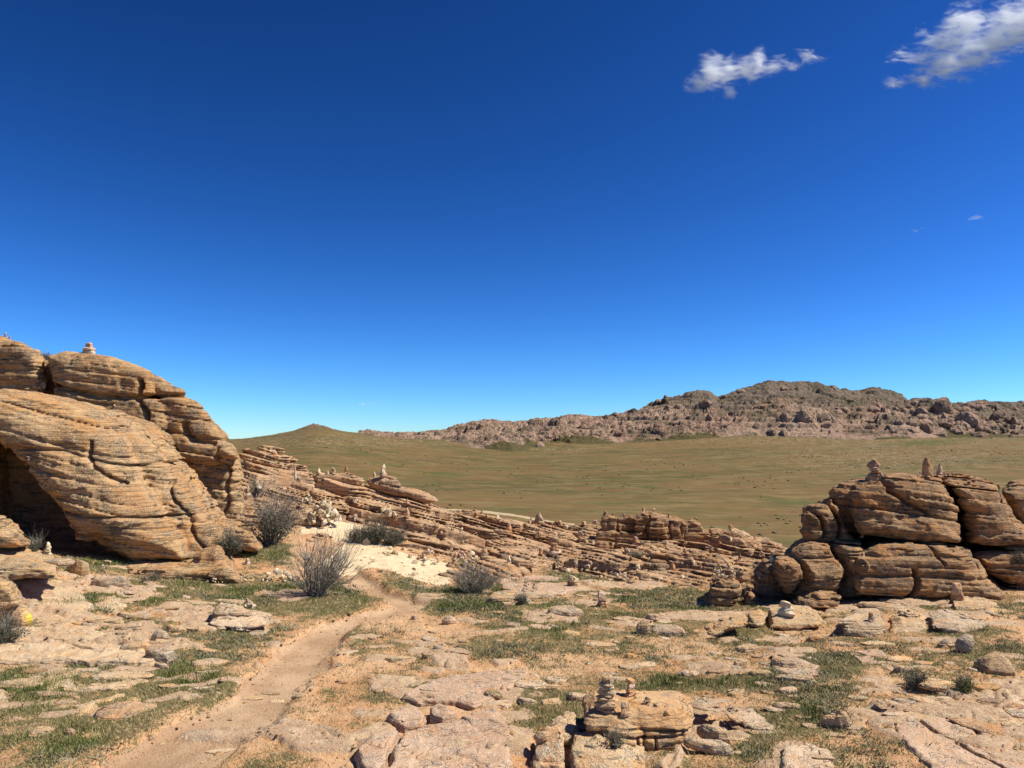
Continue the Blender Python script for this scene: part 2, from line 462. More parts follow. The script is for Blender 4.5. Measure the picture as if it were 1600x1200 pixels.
M_PINK2 = rock_mat('cream_bedrock', (0.48, 0.31, 0.17), (0.58, 0.41, 0.24), (0.24, 0.185, 0.12), (0.74, 0.61, 0.42), (0.50, 0.29, 0.13), 0.46, 2.2, 0.1, 0.02, 0, 0.05, 0.8)
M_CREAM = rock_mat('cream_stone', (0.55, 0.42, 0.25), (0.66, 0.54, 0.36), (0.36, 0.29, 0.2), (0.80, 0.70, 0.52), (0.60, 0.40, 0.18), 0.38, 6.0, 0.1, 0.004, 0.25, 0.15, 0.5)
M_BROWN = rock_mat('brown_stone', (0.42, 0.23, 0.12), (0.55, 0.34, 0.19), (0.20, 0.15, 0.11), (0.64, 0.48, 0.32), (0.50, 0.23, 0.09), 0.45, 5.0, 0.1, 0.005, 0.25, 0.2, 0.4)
M_FAR = None

def far_rock_mat():
    s = NT('distant_hill_rock'); g = s.new('ShaderNodeNewGeometry').outputs['Position']
    n1 = s.noise(g, 0.012, 5, .6); n2 = s.noise(g, 0.06, 7, .7); n3 = s.noise(g, 0.5, 5, .7)
    ata = s.new('ShaderNodeAttribute', attribute_name='mask'); sea = s.new('ShaderNodeSeparateColor'); s.L(ata.outputs['Color'], sea.inputs[0])
    up = s.step(s.math('ADD', sea.outputs[2], s.math('MULTIPLY', s.math('SUBTRACT', n1, .5), .9)), .42, .68)
    c = s.mix(s.step(n1, .4, .6), (0.38, 0.235, 0.16), (0.48, 0.325, 0.225))
    c = s.mix(up, c, (0.23, 0.175, 0.125))
    c = s.mix(s.math('MULTIPLY', s.step(n2, .48, .60), .75), c, (0.13, 0.10, 0.07))
    c = s.mix(s.math('MULTIPLY', s.step(s.noise(g, .025, 7, .7), .5, .6), .6), c, (0.12, 0.105, 0.06))
    c = s.mix(s.math('MULTIPLY', s.step(n3, .52, .68), .55), c, (0.11, 0.09, 0.055))
    c = s.mix(s.math('MULTIPLY', s.step(n3, .42, .3), .5), c, (0.44, 0.33, 0.23))
    at = s.new('ShaderNodeAttribute', attribute_name='mask'); sep = s.new('ShaderNodeSeparateColor'); s.L(at.outputs['Color'], sep.inputs[0])
    gn = s.noise(g, 0.1, 6, .7)
    gm = s.step(s.math('ADD', sep.outputs[1], s.math('MULTIPLY', s.math('SUBTRACT', gn, .5), 1.2)), .42, .58)
    grass = s.mix(s.noise(g, .3, 4), (0.14, 0.105, 0.045), (0.10, 0.09, 0.034))
    c = s.mix(gm, c, grass)
    return s.finish(c, s.math('ADD', s.math('MULTIPLY', n3, .5), s.noise(g, .2, 6, .7)), 5.0)

def ground_mat():
    s = NT('steppe_ground'); g = s.new('ShaderNodeNewGeometry').outputs['Position']
    at = s.new('ShaderNodeAttribute', attribute_name='mask'); sep = s.new('ShaderNodeSeparateColor'); s.L(at.outputs['Color'], sep.inputs[0])
    rk, gr, sd = sep.outputs[0], sep.outputs[1], sep.outputs[2]
    n1 = s.noise(g, 0.9, 6, .6); n2 = s.noise(g, 6, 7, .7); n3 = s.noise(g, 38, 5, .65); n4 = s.noise(g, 110, 3, .6)
    soil = s.mix(s.step(n1, .38, .62), (0.55, 0.29, 0.135), (0.62, 0.38, 0.20))
    soil = s.mix(s.math('MULTIPLY', s.step(n2, .5, .66), .55), soil, (0.43, 0.235, 0.125))
    soil = s.mix(s.math('MULTIPLY', s.step(n3, .54, .64), .7), soil, (0.72, 0.53, 0.34))
    soil = s.mix(s.math('MULTIPLY', s.step(s.noise(g, 3.1, 7, .75), .52, .62), .4), soil, (0.36, 0.26, 0.13))
    soil = s.mix(s.math('MULTIPLY', s.step(n4, .6, .68), .6), soil, (0.28, 0.17, 0.10))
    rock = s.mix(s.step(n2, .42, .6), (0.45, 0.285, 0.165), (0.54, 0.385, 0.235))
    rock = s.mix(s.math('MULTIPLY', s.step(n3, .5, .62), .65), rock, (0.36, 0.20, 0.115))
    rock = s.mix(s.math('MULTIPLY', s.step(s.noise(g, 11, 7, .75), .54, .64), .6), rock, (0.30, 0.23, 0.15))
    rock = s.mix(s.math('MULTIPLY', s.step(n4, .55, .64), .8), rock, (0.70, 0.59, 0.41))
    rock = s.mix(s.math('MULTIPLY', s.step(s.noise(g, 2.6, 7, .7), .55, .68), .55), rock, (0.34, 0.28, 0.21))
    sand = s.mix(s.step(n2, .4, .62), (0.66, 0.50, 0.30), (0.74, 0.59, 0.37))
    sand = s.mix(s.math('MULTIPLY', s.step(n3, .6, .7), .5), sand, (0.55, 0.40, 0.24))
    trail = s.mix(s.step(s.noise(g, 1.6, 7, .65), .4, .62), (0.42, 0.265, 0.15), (0.54, 0.365, 0.22))
    trail = s.mix(s.math('MULTIPLY', s.step(n3, .55, .66), .45), trail, (0.42, 0.25, 0.14))
    trail = s.mix(s.math('MULTIPLY', s.step(n4, .58, .7), .5), trail, (0.66, 0.50, 0.34))
    gn = s.math('ADD', s.math('MULTIPLY', n2, .5), s.math('MULTIPLY', n3, .5))
    grass = s.mix(s.step(s.noise(g, 1.5, 5, .6), .4, .6), (0.20, 0.15, 0.066), (0.125, 0.115, 0.042))
    grass = s.mix(s.math('MULTIPLY', s.step(s.noise(g, 18, 5, .7), .5, .64), .7), grass, (0.27, 0.205, 0.10))
    grass = s.mix(s.math('MULTIPLY', s.step(n4, .52, .66), .6), grass, (0.07, 0.075, 0.03))
    # the valley floor: wide olive and straw coloured bands
    fg = s.mapv(g, (0.35, 1, 1))
    p1 = s.noise(fg, 0.016, 6, .62, .8); p2 = s.noise(fg, 0.07, 6, .7); p3 = s.noise(g, 0.7, 5, .75)
    plain = s.mix(s.step(p1, .42, .6), (0.149, 0.100, 0.032), (0.092, 0.076, 0.022))
    plain = s.mix(s.math('MULTIPLY', s.step(p2, .46, .58), .85), plain, (0.165, 0.095, 0.036))
    plain = s.mix(s.math('MULTIPLY', s.step(s.noise(fg, .03, 7, .7), .54, .63), .8), plain, (0.073, 0.084, 0.021))
    plain = s.mix(s.math('MULTIPLY', s.step(p3, .5, .66), .55), plain, (0.088, 0.070, 0.022))
    plain = s.mix(s.math('MULTIPLY', s.step(s.noise(fg, .19, 6, .75), .52, .64), .55), plain, (0.083, 0.065, 0.022))
    plain = s.mix(s.math('MULTIPLY', s.step(s.noise(fg, .11, 6, .75), .51, .6), .65), plain, (0.193, 0.145, 0.060))
    far = s.new('ShaderNodeAttribute', attribute_name='far')
    st = s.noise(g, .22, 6, .75)
    plain = s.mix(s.math('MULTIPLY', s.step(st, .52, .6), rk), plain, (0.274, 0.205, 0.118))
    plain = s.mix(s.step(s.math('ADD', gr, s.math('MULTIPLY', s.math('SUBTRACT', p2, .5), 1.5)), .55, .9), plain, (0.073, 0.093, 0.019))
    plain = s.mix(s.step(sd, .3, .7), plain, (0.43, 0.33, 0.19))
    c = s.mix(s.step(s.math('ADD', at.outputs['Alpha'], s.math('MULTIPLY', s.math('SUBTRACT', gn, .5), .6)), .4, .6), soil, trail)
    c = s.mix(s.step(s.math('ADD', sd, s.math('MULTIPLY', s.math('SUBTRACT', gn, .5), 1.4)), .4, .62), c, sand)
    c = s.mix(s.step(s.math('ADD', gr, s.math('MULTIPLY', s.math('SUBTRACT', gn, .5), 2.6)), .42, .62), c, grass)
    c = s.mix(s.step(s.math('ADD', rk, s.math('MULTIPLY', s.math('SUBTRACT', gn, .5), .8)), .45, .56), c, rock)
    c = s.mix(far.outputs['Fac'], c, plain)
    hh = s.math('ADD', s.math('MULTIPLY', n2, .5), s.math('ADD', s.math('MULTIPLY', n3, .5), s.math('MULTIPLY', n4, .25)))
    return s.finish(c, hh, 0.045, .95)

def plant_mat(name, stops, sc=9.0, rough=.7, trans=0.0):
    s = NT(name); g = s.new('ShaderNodeNewGeometry').outputs['Position']
    c = s.ramp(s.noise(g, sc, 4, .7), stops)
    return s.finish(c, None, rough=rough, spec=.25)

M_GRASS = plant_mat('grass_blades', [(0.32, (0.135, 0.13, 0.04)), (0.44, (0.22, 0.19, 0.07)), (0.53, (0.40, 0.31, 0.145)), (0.68, (0.165, 0.15, 0.06))], 5.0)
M_SAGE = plant_mat('grey_green_herbs', [(0.35, (0.135, 0.145, 0.075)), (0.5, (0.23, 0.22, 0.13)), (0.62, (0.17, 0.15, 0.085))], 6.0)
M_LUSH = plant_mat('lush_grass', [(0.35, (0.075, 0.115, 0.022)), (0.55, (0.125, 0.155, 0.032)), (0.7, (0.21, 0.195, 0.055))], 5.0)
M_LEAF = plant_mat('dark_leaves', [(0.35, (0.045, 0.05, 0.028)), (0.55, (0.085, 0.085, 0.05)), (0.7, (0.13, 0.115, 0.075))], 14.0)
M_TWIG = plant_mat('dry_twigs', [(0.35, (0.12, 0.10, 0.075)), (0.5, (0.26, 0.225, 0.175)), (0.65, (0.44, 0.38, 0.30))], 12.0)
M_FARSHRUB = plant_mat('steppe_shrubs', [(0.4, (0.095, 0.085, 0.035)), (0.6, (0.14, 0.115, 0.05))], .3)

# ------------------------------------------------------------------ the ground sheet
def W(pts): return [tuple(on_ground(*q)[:2]) for q in pts]
SAND = W([(452, 800), (485, 792), (512, 812), (560, 822), (592, 850), (640, 868), (690, 880), (706, 905), (690, 917), (640, 905), (590, 887), (555, 893), (528, 898), (516, 880), (535, 855), (520, 838), (470, 835)])
TRAIL = [((160, 1260), .62), ((262, 1180), .56), ((352, 1130), .46), ((425, 1075), .40), ((462, 1030), .40), ((490, 1000), .36), ((545, 968), .30), ((618, 952), .36), ((640, 943), .30), ((600, 930), .22), ((565, 912), .22), ((545, 890), .3)]
TRAILW = [(on_ground(*q)[:2], w) for q, w in TRAIL]
GREEN = [(470, 935, 140, 26, .9), (610, 912, 55, 16, .8), (300, 925, 130, 22, .75), (735, 930, 100, 26, .8), (690, 905, 40, 10, .8), (415, 868, 36, 16, 1.0), (150, 885, 70, 8, .8),
         (120, 940, 70, 22, .5), (280, 1010, 120, 30, .62), (160, 1070, 160, 40, .6), (110, 1125, 150, 60, .72), (320, 1090, 120, 36, .66), (1250, 1065, 100, 26, .75), (1230, 1140, 80, 40, .6), (1020, 940, 200, 18, .55),
         (860, 1110, 60, 40, .6), (1340, 1000, 220, 18, .6), (880, 965, 160, 26, .4), (820, 1020, 80, 20, .35), (1500, 950, 120, 12, .5), (1150, 1050, 150, 34, .5), (1400, 1030, 200, 20, .52), (960, 1000, 160, 26, .42), (1180, 990, 100, 24, .5), (1440, 1060, 90, 24, .35), (560, 1075, 60, 14, .35),
         (640, 1085, 60, 12, .4), (530, 990, 50, 8, .45), (780, 1000, 90, 14, .3), (1330, 1180, 100, 30, .4), (900, 895, 140, 14, .5), (420, 1150, 60, 30, .15)]
STONY = [(120, 1000, 230, 60, .8), (60, 1080, 160, 50, .7), (140, 930, 120, 40, .6), (700, 1170, 110, 40, 1.0), (720, 1080, 120, 22, .9), (1500, 1120, 160, 60, .7), (1400, 960, 200, 20, .6), (640, 1030, 90, 24, .35),
         (1100, 1130, 100, 30, .5), (920, 1170, 110, 40, .7), (1200, 1000, 160, 60, .35), (900, 960, 180, 40, .35), (520, 1120, 90, 60, .15), (800, 930, 80, 20, .5), (330, 960, 80, 30, .2), (1580, 1040, 60, 40, .4)]

def px_of(x, y, z):
    """Photograph pixel of world points (only used to spread masks that were measured on the photograph over the ground)."""
    zz = z - 2.5; d = y * cp_ + zz * sp_
    return 800 + FPX * x / d, 600 - FPX * (-y * sp_ + zz * cp_) / d

def build_ground():
    ny1, ny2, nx = 720, 420, 1050
    ys = np.concatenate([np.geomspace(2.6, 42, ny1, endpoint=False), np.geomspace(42, 4200, ny2)])
    ts = np.linspace(-1, 1, nx)
    Y, Tt = np.meshgrid(ys, ts, indexing='ij')
    X = Tt * (Y * 0.92 + 2.0)
    x, y = X.ravel(), Y.ravel()
    z = gz(x, y)
    px, py = px_of(x, y, z)
    near = y < 44
    def field(L):
        r = np.zeros(len(x))
        for cx, cy, rx, ry, w in L:
            r = np.maximum(r, w * np.exp(-((px - cx) / rx) ** 4 * .7 - ((py - cy) / ry) ** 4 * .7))
        return r
    G = field(GREEN); S = field(STONY)
    sd = poly_sdf(SAND, x, y); sand = sst(.18, -.12, sd + .25 * fbm2(x, y, 1.3, 3))
    tr = np.full(len(x), 9.0); TRAILW_ = [(a, w * .8) for a, w in TRAILW]
    for (a, wa), (b, wb) in zip(TRAILW_[:-1], TRAILW_[1:]):
        e = b - a; t = np.clip(((x - a[0]) * e[0] + (y - a[1]) * e[1]) / (e @ e), 0, 1)
        d = np.hypot(x - a[0] - e[0] * t, y - a[1] - e[1] * t); tr = np.minimum(tr, d - (wa + (wb - wa) * t))
    trail = sst(.09, -.05, tr + .11 * fbm2(x, y, 1.6, 5, .6))
    # flat bedrock plates
    wx = x + .38 * vn2(x, y, .9, 3) + .10 * vn2(x, y, 3.3, 33) + .04 * vn2(x, y, 9, 35); wy = y + .38 * vn2(x, y, .9, 4) + .10 * vn2(x, y, 3.3, 34) + .04 * vn2(x, y, 9, 36)
    u, v = wx * .8 + wy * .35 + .3 * vn2(x, y, .3, 37), wy * 1.5 - wx * .25
    f1, f2, ci, cj = worley(u, v, 5)
    dens = np.clip(.04 + S * .8 - G * .3, 0, 1) * (1 - trail) * (1 - sand)
    pres = sst(0, .06, dens + .10 * vn2(x, y, .8, 9) - hsh(ci, cj, 8))
    e = f2 - f1
    plate = pres * sst(.03, .16, e + .05 * fbm2(x, y, 5, 3))
    hgt = .015 + .055 * hsh(ci, cj, 9) ** 2
    tilt = (hsh(ci, cj, 11) - .5) * .10 * (f1) 
    g1, g2, gi, gj = worley(u * 2.1 + 9, v * 2.3, 15)
    sub = sst(.0, .14, g2 - g1) * .55 + .45
    rel = np.where(near, plate * (hgt + tilt) * sub + plate * (.014 * fbm2(x, y, 3, 3) + .008 * fbm2(x, y, 12, 2)), 0)
    # smaller half-buried plates
    f1, f2, ci, cj = worley(u * 2.7, v * 2.9, 25)
    pr = sst(0, .06, dens * .75 + .07 - hsh(ci, cj, 28)) * (1 - trail * .98) * (1 - sand * .9)
    pl2 = pr * sst(.06, .16, f2 - f1 + .06 * fbm2(x, y, 9, 2))
    rel = rel + np.where(near, pl2 * (.012 + .035 * hsh(ci, cj, 29)), 0)
    rk = np.maximum(plate, pl2 * .9)
    nz = .035 * fbm2(x, y, .7, 4, .5, 3) + .012 * fbm2(x, y, 5, 3, .5, 7) * (1 - trail * .7)
    rel = rel + np.where(near, nz - .08 * trail + .02 * (1 - sst(0, .3, np.abs(tr - .12))) , 0)
    gn = fbm2(x, y, 1.3, 4, .55, 40)
    gr = np.clip((.34 + G * .65 + .16 * S * (px < 480)) + .34 * gn + .10 * fbm2(x, y, 5.5, 2, .5, 44), 0, 1) * (1 - trail) * (1 - sand * .95) * (1 - rk * .35)
    gr = np.where((tr > 0) & (tr < .25), gr * .8, gr)
    hump = sst(.35, .7, gr) * (1 - rk) * .018
    rel = rel + np.where(near, hump, 0)
    # valley
    fz = .15 * fbm2(x, y, .12, 3, .5, 61) * sst(50, 120, y)
    z = z + rel + fz
    far = sst(30, 38, y)
    # stony patch and green stripes of the valley
    stony = np.exp(-((px - 1400) / 210) ** 2 - ((py - 715) / 26) ** 2) + .7 * np.exp(-((px - 560) / 170) ** 2 - ((py - 692) / 9) ** 2) + .5 * sst(700, 690, py) + 1.4 * np.exp(-((px - 1185) / 60) ** 2 - ((py - 687) / 3.5) ** 2) + 1.4 * np.exp(-((px - 1350) / 40) ** 2 - ((py - 693) / 4) ** 2) + 1.2 * np.exp(-((px - 860) / 70) ** 2 - ((py - 702) / 4) ** 2)
    green = .75 * np.exp(-((px - 1150) / 110) ** 2 - ((py - 826) / 5) ** 2) + .7 * np.exp(-((px - 690) / 80) ** 2 - ((py - 741) / 7) ** 2) + .75 * np.exp(-((px - 1450) / 110) ** 2 - ((py - 692) / 7) ** 2) + .4 * np.exp(-((px - 880) / 200) ** 2 - ((py - 812) / 10) ** 2)
    lx = np.array([600, 700, 760, 800, 860, 920, 1000, 1100, 1230]); ly = np.array([792, 796, 800, 805, 815, 823, 829, 832, 836])
    road = np.exp(-((py - np.interp(px, lx, ly)) / 2.0) ** 2) * (px > 560) * (px < 940)
    R = np.where(far > .5, stony, rk); Gc = np.where(far > .5, green, gr); B = np.where(far > .5, road, sand); A = np.where(far > .5, 0, trail)
    n1, n2 = len(ys), nx
    i = np.arange(n1 * n2).reshape(n1, n2)
    q = np.stack([i[:-1, :-1], i[:-1, 1:], i[1:, 1:], i[1:, :-1]], -1).reshape(-1, 4)
    V = np.stack([x, y, z], 1)
    # a skirt of ground behind the camera, out to the horizon
    o = mesh_np('ground', V, q, ground_mat())
    ca = o.data.color_attributes.new('mask', 'FLOAT_COLOR', 'POINT')
    ca.data.foreach_set('color', np.stack([R, Gc, B, A], 1).clip(0, 1).astype(F32).ravel())
    fa = o.data.attributes.new('far', 'FLOAT', 'POINT'); fa.data.foreach_set('value', far.astype(F32))
    tag(o, 'orange soil and olive steppe with flat bedrock plates', kind='structure')
    bx = [(-4300, 2.9), (-4.0, 2.9), (4.0, 2.9), (4300, 2.9), (-4300, -3000), (-60, -60), (60, -60), (4300, -3000)]
    V2 = np.array([(-4.1, 2.7, -.12), (4.1, 2.7, -.12), (30, -20, -.4), (-30, -20, -.4), (400, -400, -6), (-400, -400, -6), (4000, -3000, -9), (-4000, -3000, -9)], F32)
    o2 = mesh_np('ground_behind', V2, [(3, 2, 1, 0), (5, 4, 2, 3), (7, 6, 4, 5)], o.data.materials[0], False); tag(o2, kind='structure')
    return V, np.stack([R, Gc, B, A, far, tr], 1), (n1, n2)
GV, GM, GSH = build_ground()
print('ground', time.time() - T00)

# ------------------------------------------------------------------ far mountain and hill top
def heightfield(name, X, Y, Z, mat, mask=None, hgt=None):
    n1, n2 = X.shape; i = np.arange(n1 * n2).reshape(n1, n2)
    q = np.stack([i[:-1, :-1], i[:-1, 1:], i[1:, 1:], i[1:, :-1]], -1).reshape(-1, 4)
    o = mesh_np(name, np.stack([X.ravel(), Y.ravel(), Z.ravel()], 1), q, mat)
    if mask is not None:
        ca = o.data.color_attributes.new('mask', 'FLOAT_COLOR', 'POINT'); m = np.zeros((len(mask), 4), F32); m[:, 1] = mask; m[:, 2] = 0 if hgt is None else hgt; ca.data.foreach_set('color', m.ravel())
    return o

def build_mountain():
    global M_FAR
    M_FAR = far_rock_mat()
    sk = np.array([(560, 688), (600, 686), (620, 682), (650, 680), (690, 674), (720, 668), (760, 660), (800, 663), (830, 660), (860, 658), (900, 654), (935, 657), (965, 656), (985, 648), (1000, 641), (1030, 634), (1060, 622),
                   (1090, 612), (1108, 613), (1122, 622), (1145, 617), (1165, 611), (1200, 603), (1240, 601), (1280, 605), (1330, 611), (1380, 615), (1405, 624), (1450, 628), (1500, 634), (1540, 627), (1600, 631), (1800, 640), (2100, 670)], float)
    bs = np.array([(560, 689), (620, 686), (680, 694), (720, 702), (800, 707), (850, 698), (900, 696), (960, 694), (1000, 692), (1100, 686), (1200, 680), (1260, 686), (1330, 690), (1390, 693), (1440, 690), (1500, 683), (1600, 683), (2100, 688)], float)
    nu, nv = 900, 330
    pxs = np.linspace(560, 2000, nu); vs = np.linspace(0, 1.35, nv)
    PX, Vv = np.meshgrid(pxs, vs, indexing='ij')
    Y0 = np.interp(PX, [560, 620, 720, 800, 850, 900, 1000, 1200, 1300, 1400, 1600, 2100], [900, 880, 775, 745, 800, 830, 840, 885, 850, 830, 870, 880])
    Y = Y0 + Vv * (1130 - Y0)
    X = (PX - 800) / FPX * Y
    x, y = X.ravel(), Y.ravel(); v = Vv.ravel(); px = PX.ravel()
    skz = np.interp(px, sk[:, 0], sk[:, 1]); bz = np.interp(px, bs[:, 0], bs[:, 1])
    zt = 2.5 - (skz - 700) / FPX * 1130; zb = gz(x, Y0.ravel()) - 1.5
    prof = np.where(v < 1, np.clip(v, 0, 1) ** 1.15, 1 - (v - 1) * 1.2)
    # a lower apron that rises fast, then a shelf, then the crest
    sh = .5 + .5 * vn2(x, y, .006, 3)
    prof = prof + .10 * np.sin(np.clip(v, 0, 1) * math.pi * 2) * sh
    z = zb + (zt - zb) * prof
    amp = np.clip((bz - skz) / 45, .25, 1.0) * sst(-.02, .2, v) * (1 - .6 * sst(.7, 1., v))
    z += amp * 5 * fbm2(x, y, .010, 4, .5, 2)
    def bumps(size, seed, dens):
        wx = x + size * .35 * vn2(x, y, 1.3 / size, seed); wy = y + size * .35 * vn2(x, y, 1.3 / size, seed + 1)
        f1, f2, ci, cj = worley(wx / size * .62, wy / size * 1.1, seed)
        on = hsh(ci, cj, seed + 3) < dens
        return on * (np.sqrt(np.clip(1 - (f1 / .62) ** 2, 0, 1)) * (.5 + .8 * hsh(ci, cj, seed + 4)))
    rocky = sst(.02, .12, v + .1 * vn2(x, y, .02, 8))
    big = 1 + .9 * np.exp(-((px - 1490) / 90) ** 2)
    z += rocky * amp ** .5 * (6.5 * big * bumps(38, 31, .45) + 4.2 * bumps(19, 41, .5) + 2.6 * bumps(9, 51, .6) + 1.3 * bumps(4.2, 61, .6))
    tt, ti = strat(np.stack([x, y, z], 1).astype(F32), 5.0, .03, .0, 1.5, 5)
    z += rocky * amp ** .5 * 3.4 * (sst(.35, .7, tt) - .5)
    z += rocky * amp * 4.5 * sst(.55, .9, v) * np.abs(fbm2(x, y, .022, 4, .6, 91))
    z += rocky * .6 * fbm2(x, y, .25, 3, .6, 9)
    z -= (1 - sst(-.0, .05, v)) * 4
    gm = sst(.16, -.02, v + .16 * vn2(x, y, .012, 18) + .07 * vn2(x, y, .05, 19)) 
    o = heightfield('rocky_mountain', X, Y, z.reshape(X.shape), M_FAR, gm.clip(0, 1), v.clip(0, 1) * sst(900, 1150, px))
    tag(o, 'long brown rocky mountain ridge beyond the valley', kind='structure')
    # small stony cap of the left hill
    pxs = np.linspace(425, 600, 260); yy = np.linspace(830, 960, 120)
    PX, Y = np.meshgrid(pxs, yy, indexing='ij'); X = (PX - 800) / FPX * Y
    x, y = X.ravel(), Y.ravel(); px = PX.ravel()
    z = gz(x, y)
    w = np.exp(-((px - 492) / 26) ** 2) * np.exp(-((y - 900) / 28) ** 2)
    w2 = np.exp(-((px - 440) / 9) ** 2) * np.exp(-((y - 900) / 20) ** 2) * .4
    def b2(size, seed):
        f1, f2, ci, cj = worley(x / size, y / size, seed); return np.sqrt(np.clip(1 - (f1 / .6) ** 2, 0, 1)) * (.5 + hsh(ci, cj, seed + 4))
    z = z + (w + w2) * (1.6 + 1.6 * b2(8, 71) + 1.3 * b2(4, 72)) - .9
    o = heightfield('hilltop_rocks', X, Y, z.reshape(X.shape), M_FAR, np.clip(1.2 - (w + w2) * 2.2, 0, 1))
    tag(o, 'low stony top of the green hill left of centre', kind='structure')
build_mountain()
print('mountain', time.time() - T00)

# ------------------------------------------------------------------ the sloping rock ridge of thin ledges
def build_ridge():
    hx, hy, hz = .036, .055, .03
    gx = np.arange(-9.4, 10.2, hx); gy = np.arange(13.0, 30.4, hy); g_z = np.arange(-1.2, 3.6, hz)
    X, Y = np.meshgrid(gx, gy, indexing='ij'); x, y = X.ravel(), Y.ravel()
    h = RIDGE(x, y)
    q = x + .5 * vn2(x, y, .6, 3)
    f1, f2, ci, cj = worley((q + .9 * y) * .42, (y - .25 * x) * .62 + .3 * vn2(x, y, .8, 5), 77)
    h = h + (hsh(ci, cj, 78) - .5) * .42 - .16 * np.exp(-((f2 - f1) / .05) ** 2) + .10 * fbm2(x, y, .5, 4, .5, 9)
    f1, f2, ci, cj = worley((q + .5 * y) * 1.5, (y - .15 * x) * 1.5, 87)
    h = h + (hsh(ci, cj, 88) - .5) * .07 - .05 * np.exp(-((f2 - f1) / .05) ** 2)
    h = h - 1.2 * sst(-7.0, -9.2, x)
    h = h.reshape(X.shape)
    f = (g_z[None, None, :] - h[:, :, None]).astype(F32)
    n = f.shape
    f[0] = f[-1] = 1; f[:, 0] = f[:, -1] = 1
    I, J, K = np.nonzero(np.abs(f) < .45)
    p = np.stack([gx[I], gy[J], g_z[K]], 1).astype(F32)
    a, b = .24, .13
    p4 = p.copy(); p4[:, 2] += .13 * vn(p, .55, 71) + .05 * vn(p, 1.6, 72)
    t1, i1 = strat(p4, .24, a, b, .12, 3); t2, i2 = strat(p4, .085, a, b, .06, 9)
    m1 = sst(-.35, .35, vn(p * np.array([1, 1, 2.], F32), .8, 31))
    d = .24 * (t1 - .5) * -1.0 * m1 + .05 * (hsh(i1, 0, 4) - .5)
    d += .16 * m1 * np.exp(-(np.minimum(t1, 1 - t1) * .24 / .022) ** 2)
    d += -.08 * (t2 - .5) + .04 * np.exp(-(np.minimum(t2, 1 - t2) * .075 / .014) ** 2)
    d += .05 * vn(p, 1.3, 51) + .025 * vn(p, 4, 52) + .012 * vn(p, 11, 53)
    f[I, J, K] += d.astype(F32)
    f[0] = f[-1] = 1; f[:, 0] = f[:, -1] = 1; f[:, :, 0] = -1; f[0, :, :] = 1
    V, Fq = surface_nets(f, (gx[0], gy[0], g_z[0]), (hx, hy, hz))
    # drop what lies deep under the ground
    gzv = gz(V[:, 0], V[:, 1]); low = V[:, 2] < gzv - .35
    keep = ~low[Fq].all(1); Fq = Fq[keep]
    used = np.unique(Fq); rm = np.full(len(V), -1); rm[used] = np.arange(len(used))
    o = mesh_np('rock_ridge', V[used], rm[Fq], M_RIDGE)
    tag(o, 'long low ridge of thin tilted rock ledges behind the pale sand patch', 'rock ridge')
    print('ridge verts', len(used))
build_ridge()
print('ridge', time.time() - T00)

# ------------------------------------------------------------------ big bedded rocks
def blk(pts, Y, T, r=.4, lean=0., yaw=0., fl=.9):
    q = np.array(px_poly(pts, Y)); cx, cz = q.mean(0)
    for _ in range(6):
        q = np.array([(lambda w: (w[0], w[2]))(P(a, b, Y + lean * (z - cz) + yaw * (x - cx))) for (a, b), (x, z) in zip(pts, q)])
    cx, cz = q.mean(0)
    return dict(flank=fl * cx / Y, poly=[tuple(v) for v in q], y=Y + T * .75, T=T, r=min(r, T * .95), lean=lean, yaw=yaw)

def crk(pts, Y, w=.05, dep=.22):
    return (px_poly(pts, Y), w, dep)

def big_rock(name, blocks, h, mat, label, cat, group=None, **kw):
    V, Fq = rock_mesh(blocks, h, **kw)
    return tag(mesh_np(name, V, Fq, mat), label, cat, group)

# left cliff, rear tier
YB = 18.8
big_rock('cliff_boulder', [blk([(-330, 500), (0, 524), (40, 533), (62, 545), (71, 562), (72, 600), (66, 640), (-330, 640)], YB, 2.0, .5)],
         .032, M_CLIFF, 'banded rock dome at the far left skyline with a small stone heap on top', 'boulder', a=-.02, b=.05, seed=3)
big_rock('cliff_boulder', [
    blk([(76, 556), (110, 549), (160, 552), (210, 566), (240, 578), (262, 640), (280, 720), (180, 760), (100, 700), (84, 600)], YB - .2, 2.0, .5, lean=.15),
    blk([(225, 576), (262, 588), (290, 608), (320, 634), (343, 662), (364, 690), (374, 720), (300, 740), (250, 700), (236, 640)], YB - .1, 1.9, .45, lean=.2),
    blk([(-80, 580), (30, 572), (60, 563), (110, 560), (240, 600), (325, 690), (352, 860), (200, 915), (-80, 915)], YB + .9, 1.4, .4),
    blk([(250, 690), (330, 690), (372, 706), (381, 745), (385, 810), (380, 860), (300, 870), (230, 800)], YB + .1, 1.8, .4, lean=.1)],
    .032, M_CLIFF, 'tall banded rock behind the big front boulder, topped by a cairn', 'boulder', a=.16, b=.05, seed=5, T1=.30, sharp=.75, amp=.8,
    cracks=[crk([(232, 598), (236, 625), (247, 650), (255, 680)], YB, .05, .25), crk([(305, 664), (312, 688), (345, 694)], YB, .06, .2), crk([(84, 600), (130, 612), (175, 622), (225, 624), (300, 618)], YB, .05, .25), crk([(355, 700), (362, 760), (358, 820)], YB, .04, .12), crk([(270, 700), (290, 760), (310, 800)], YB, .05, .2)])
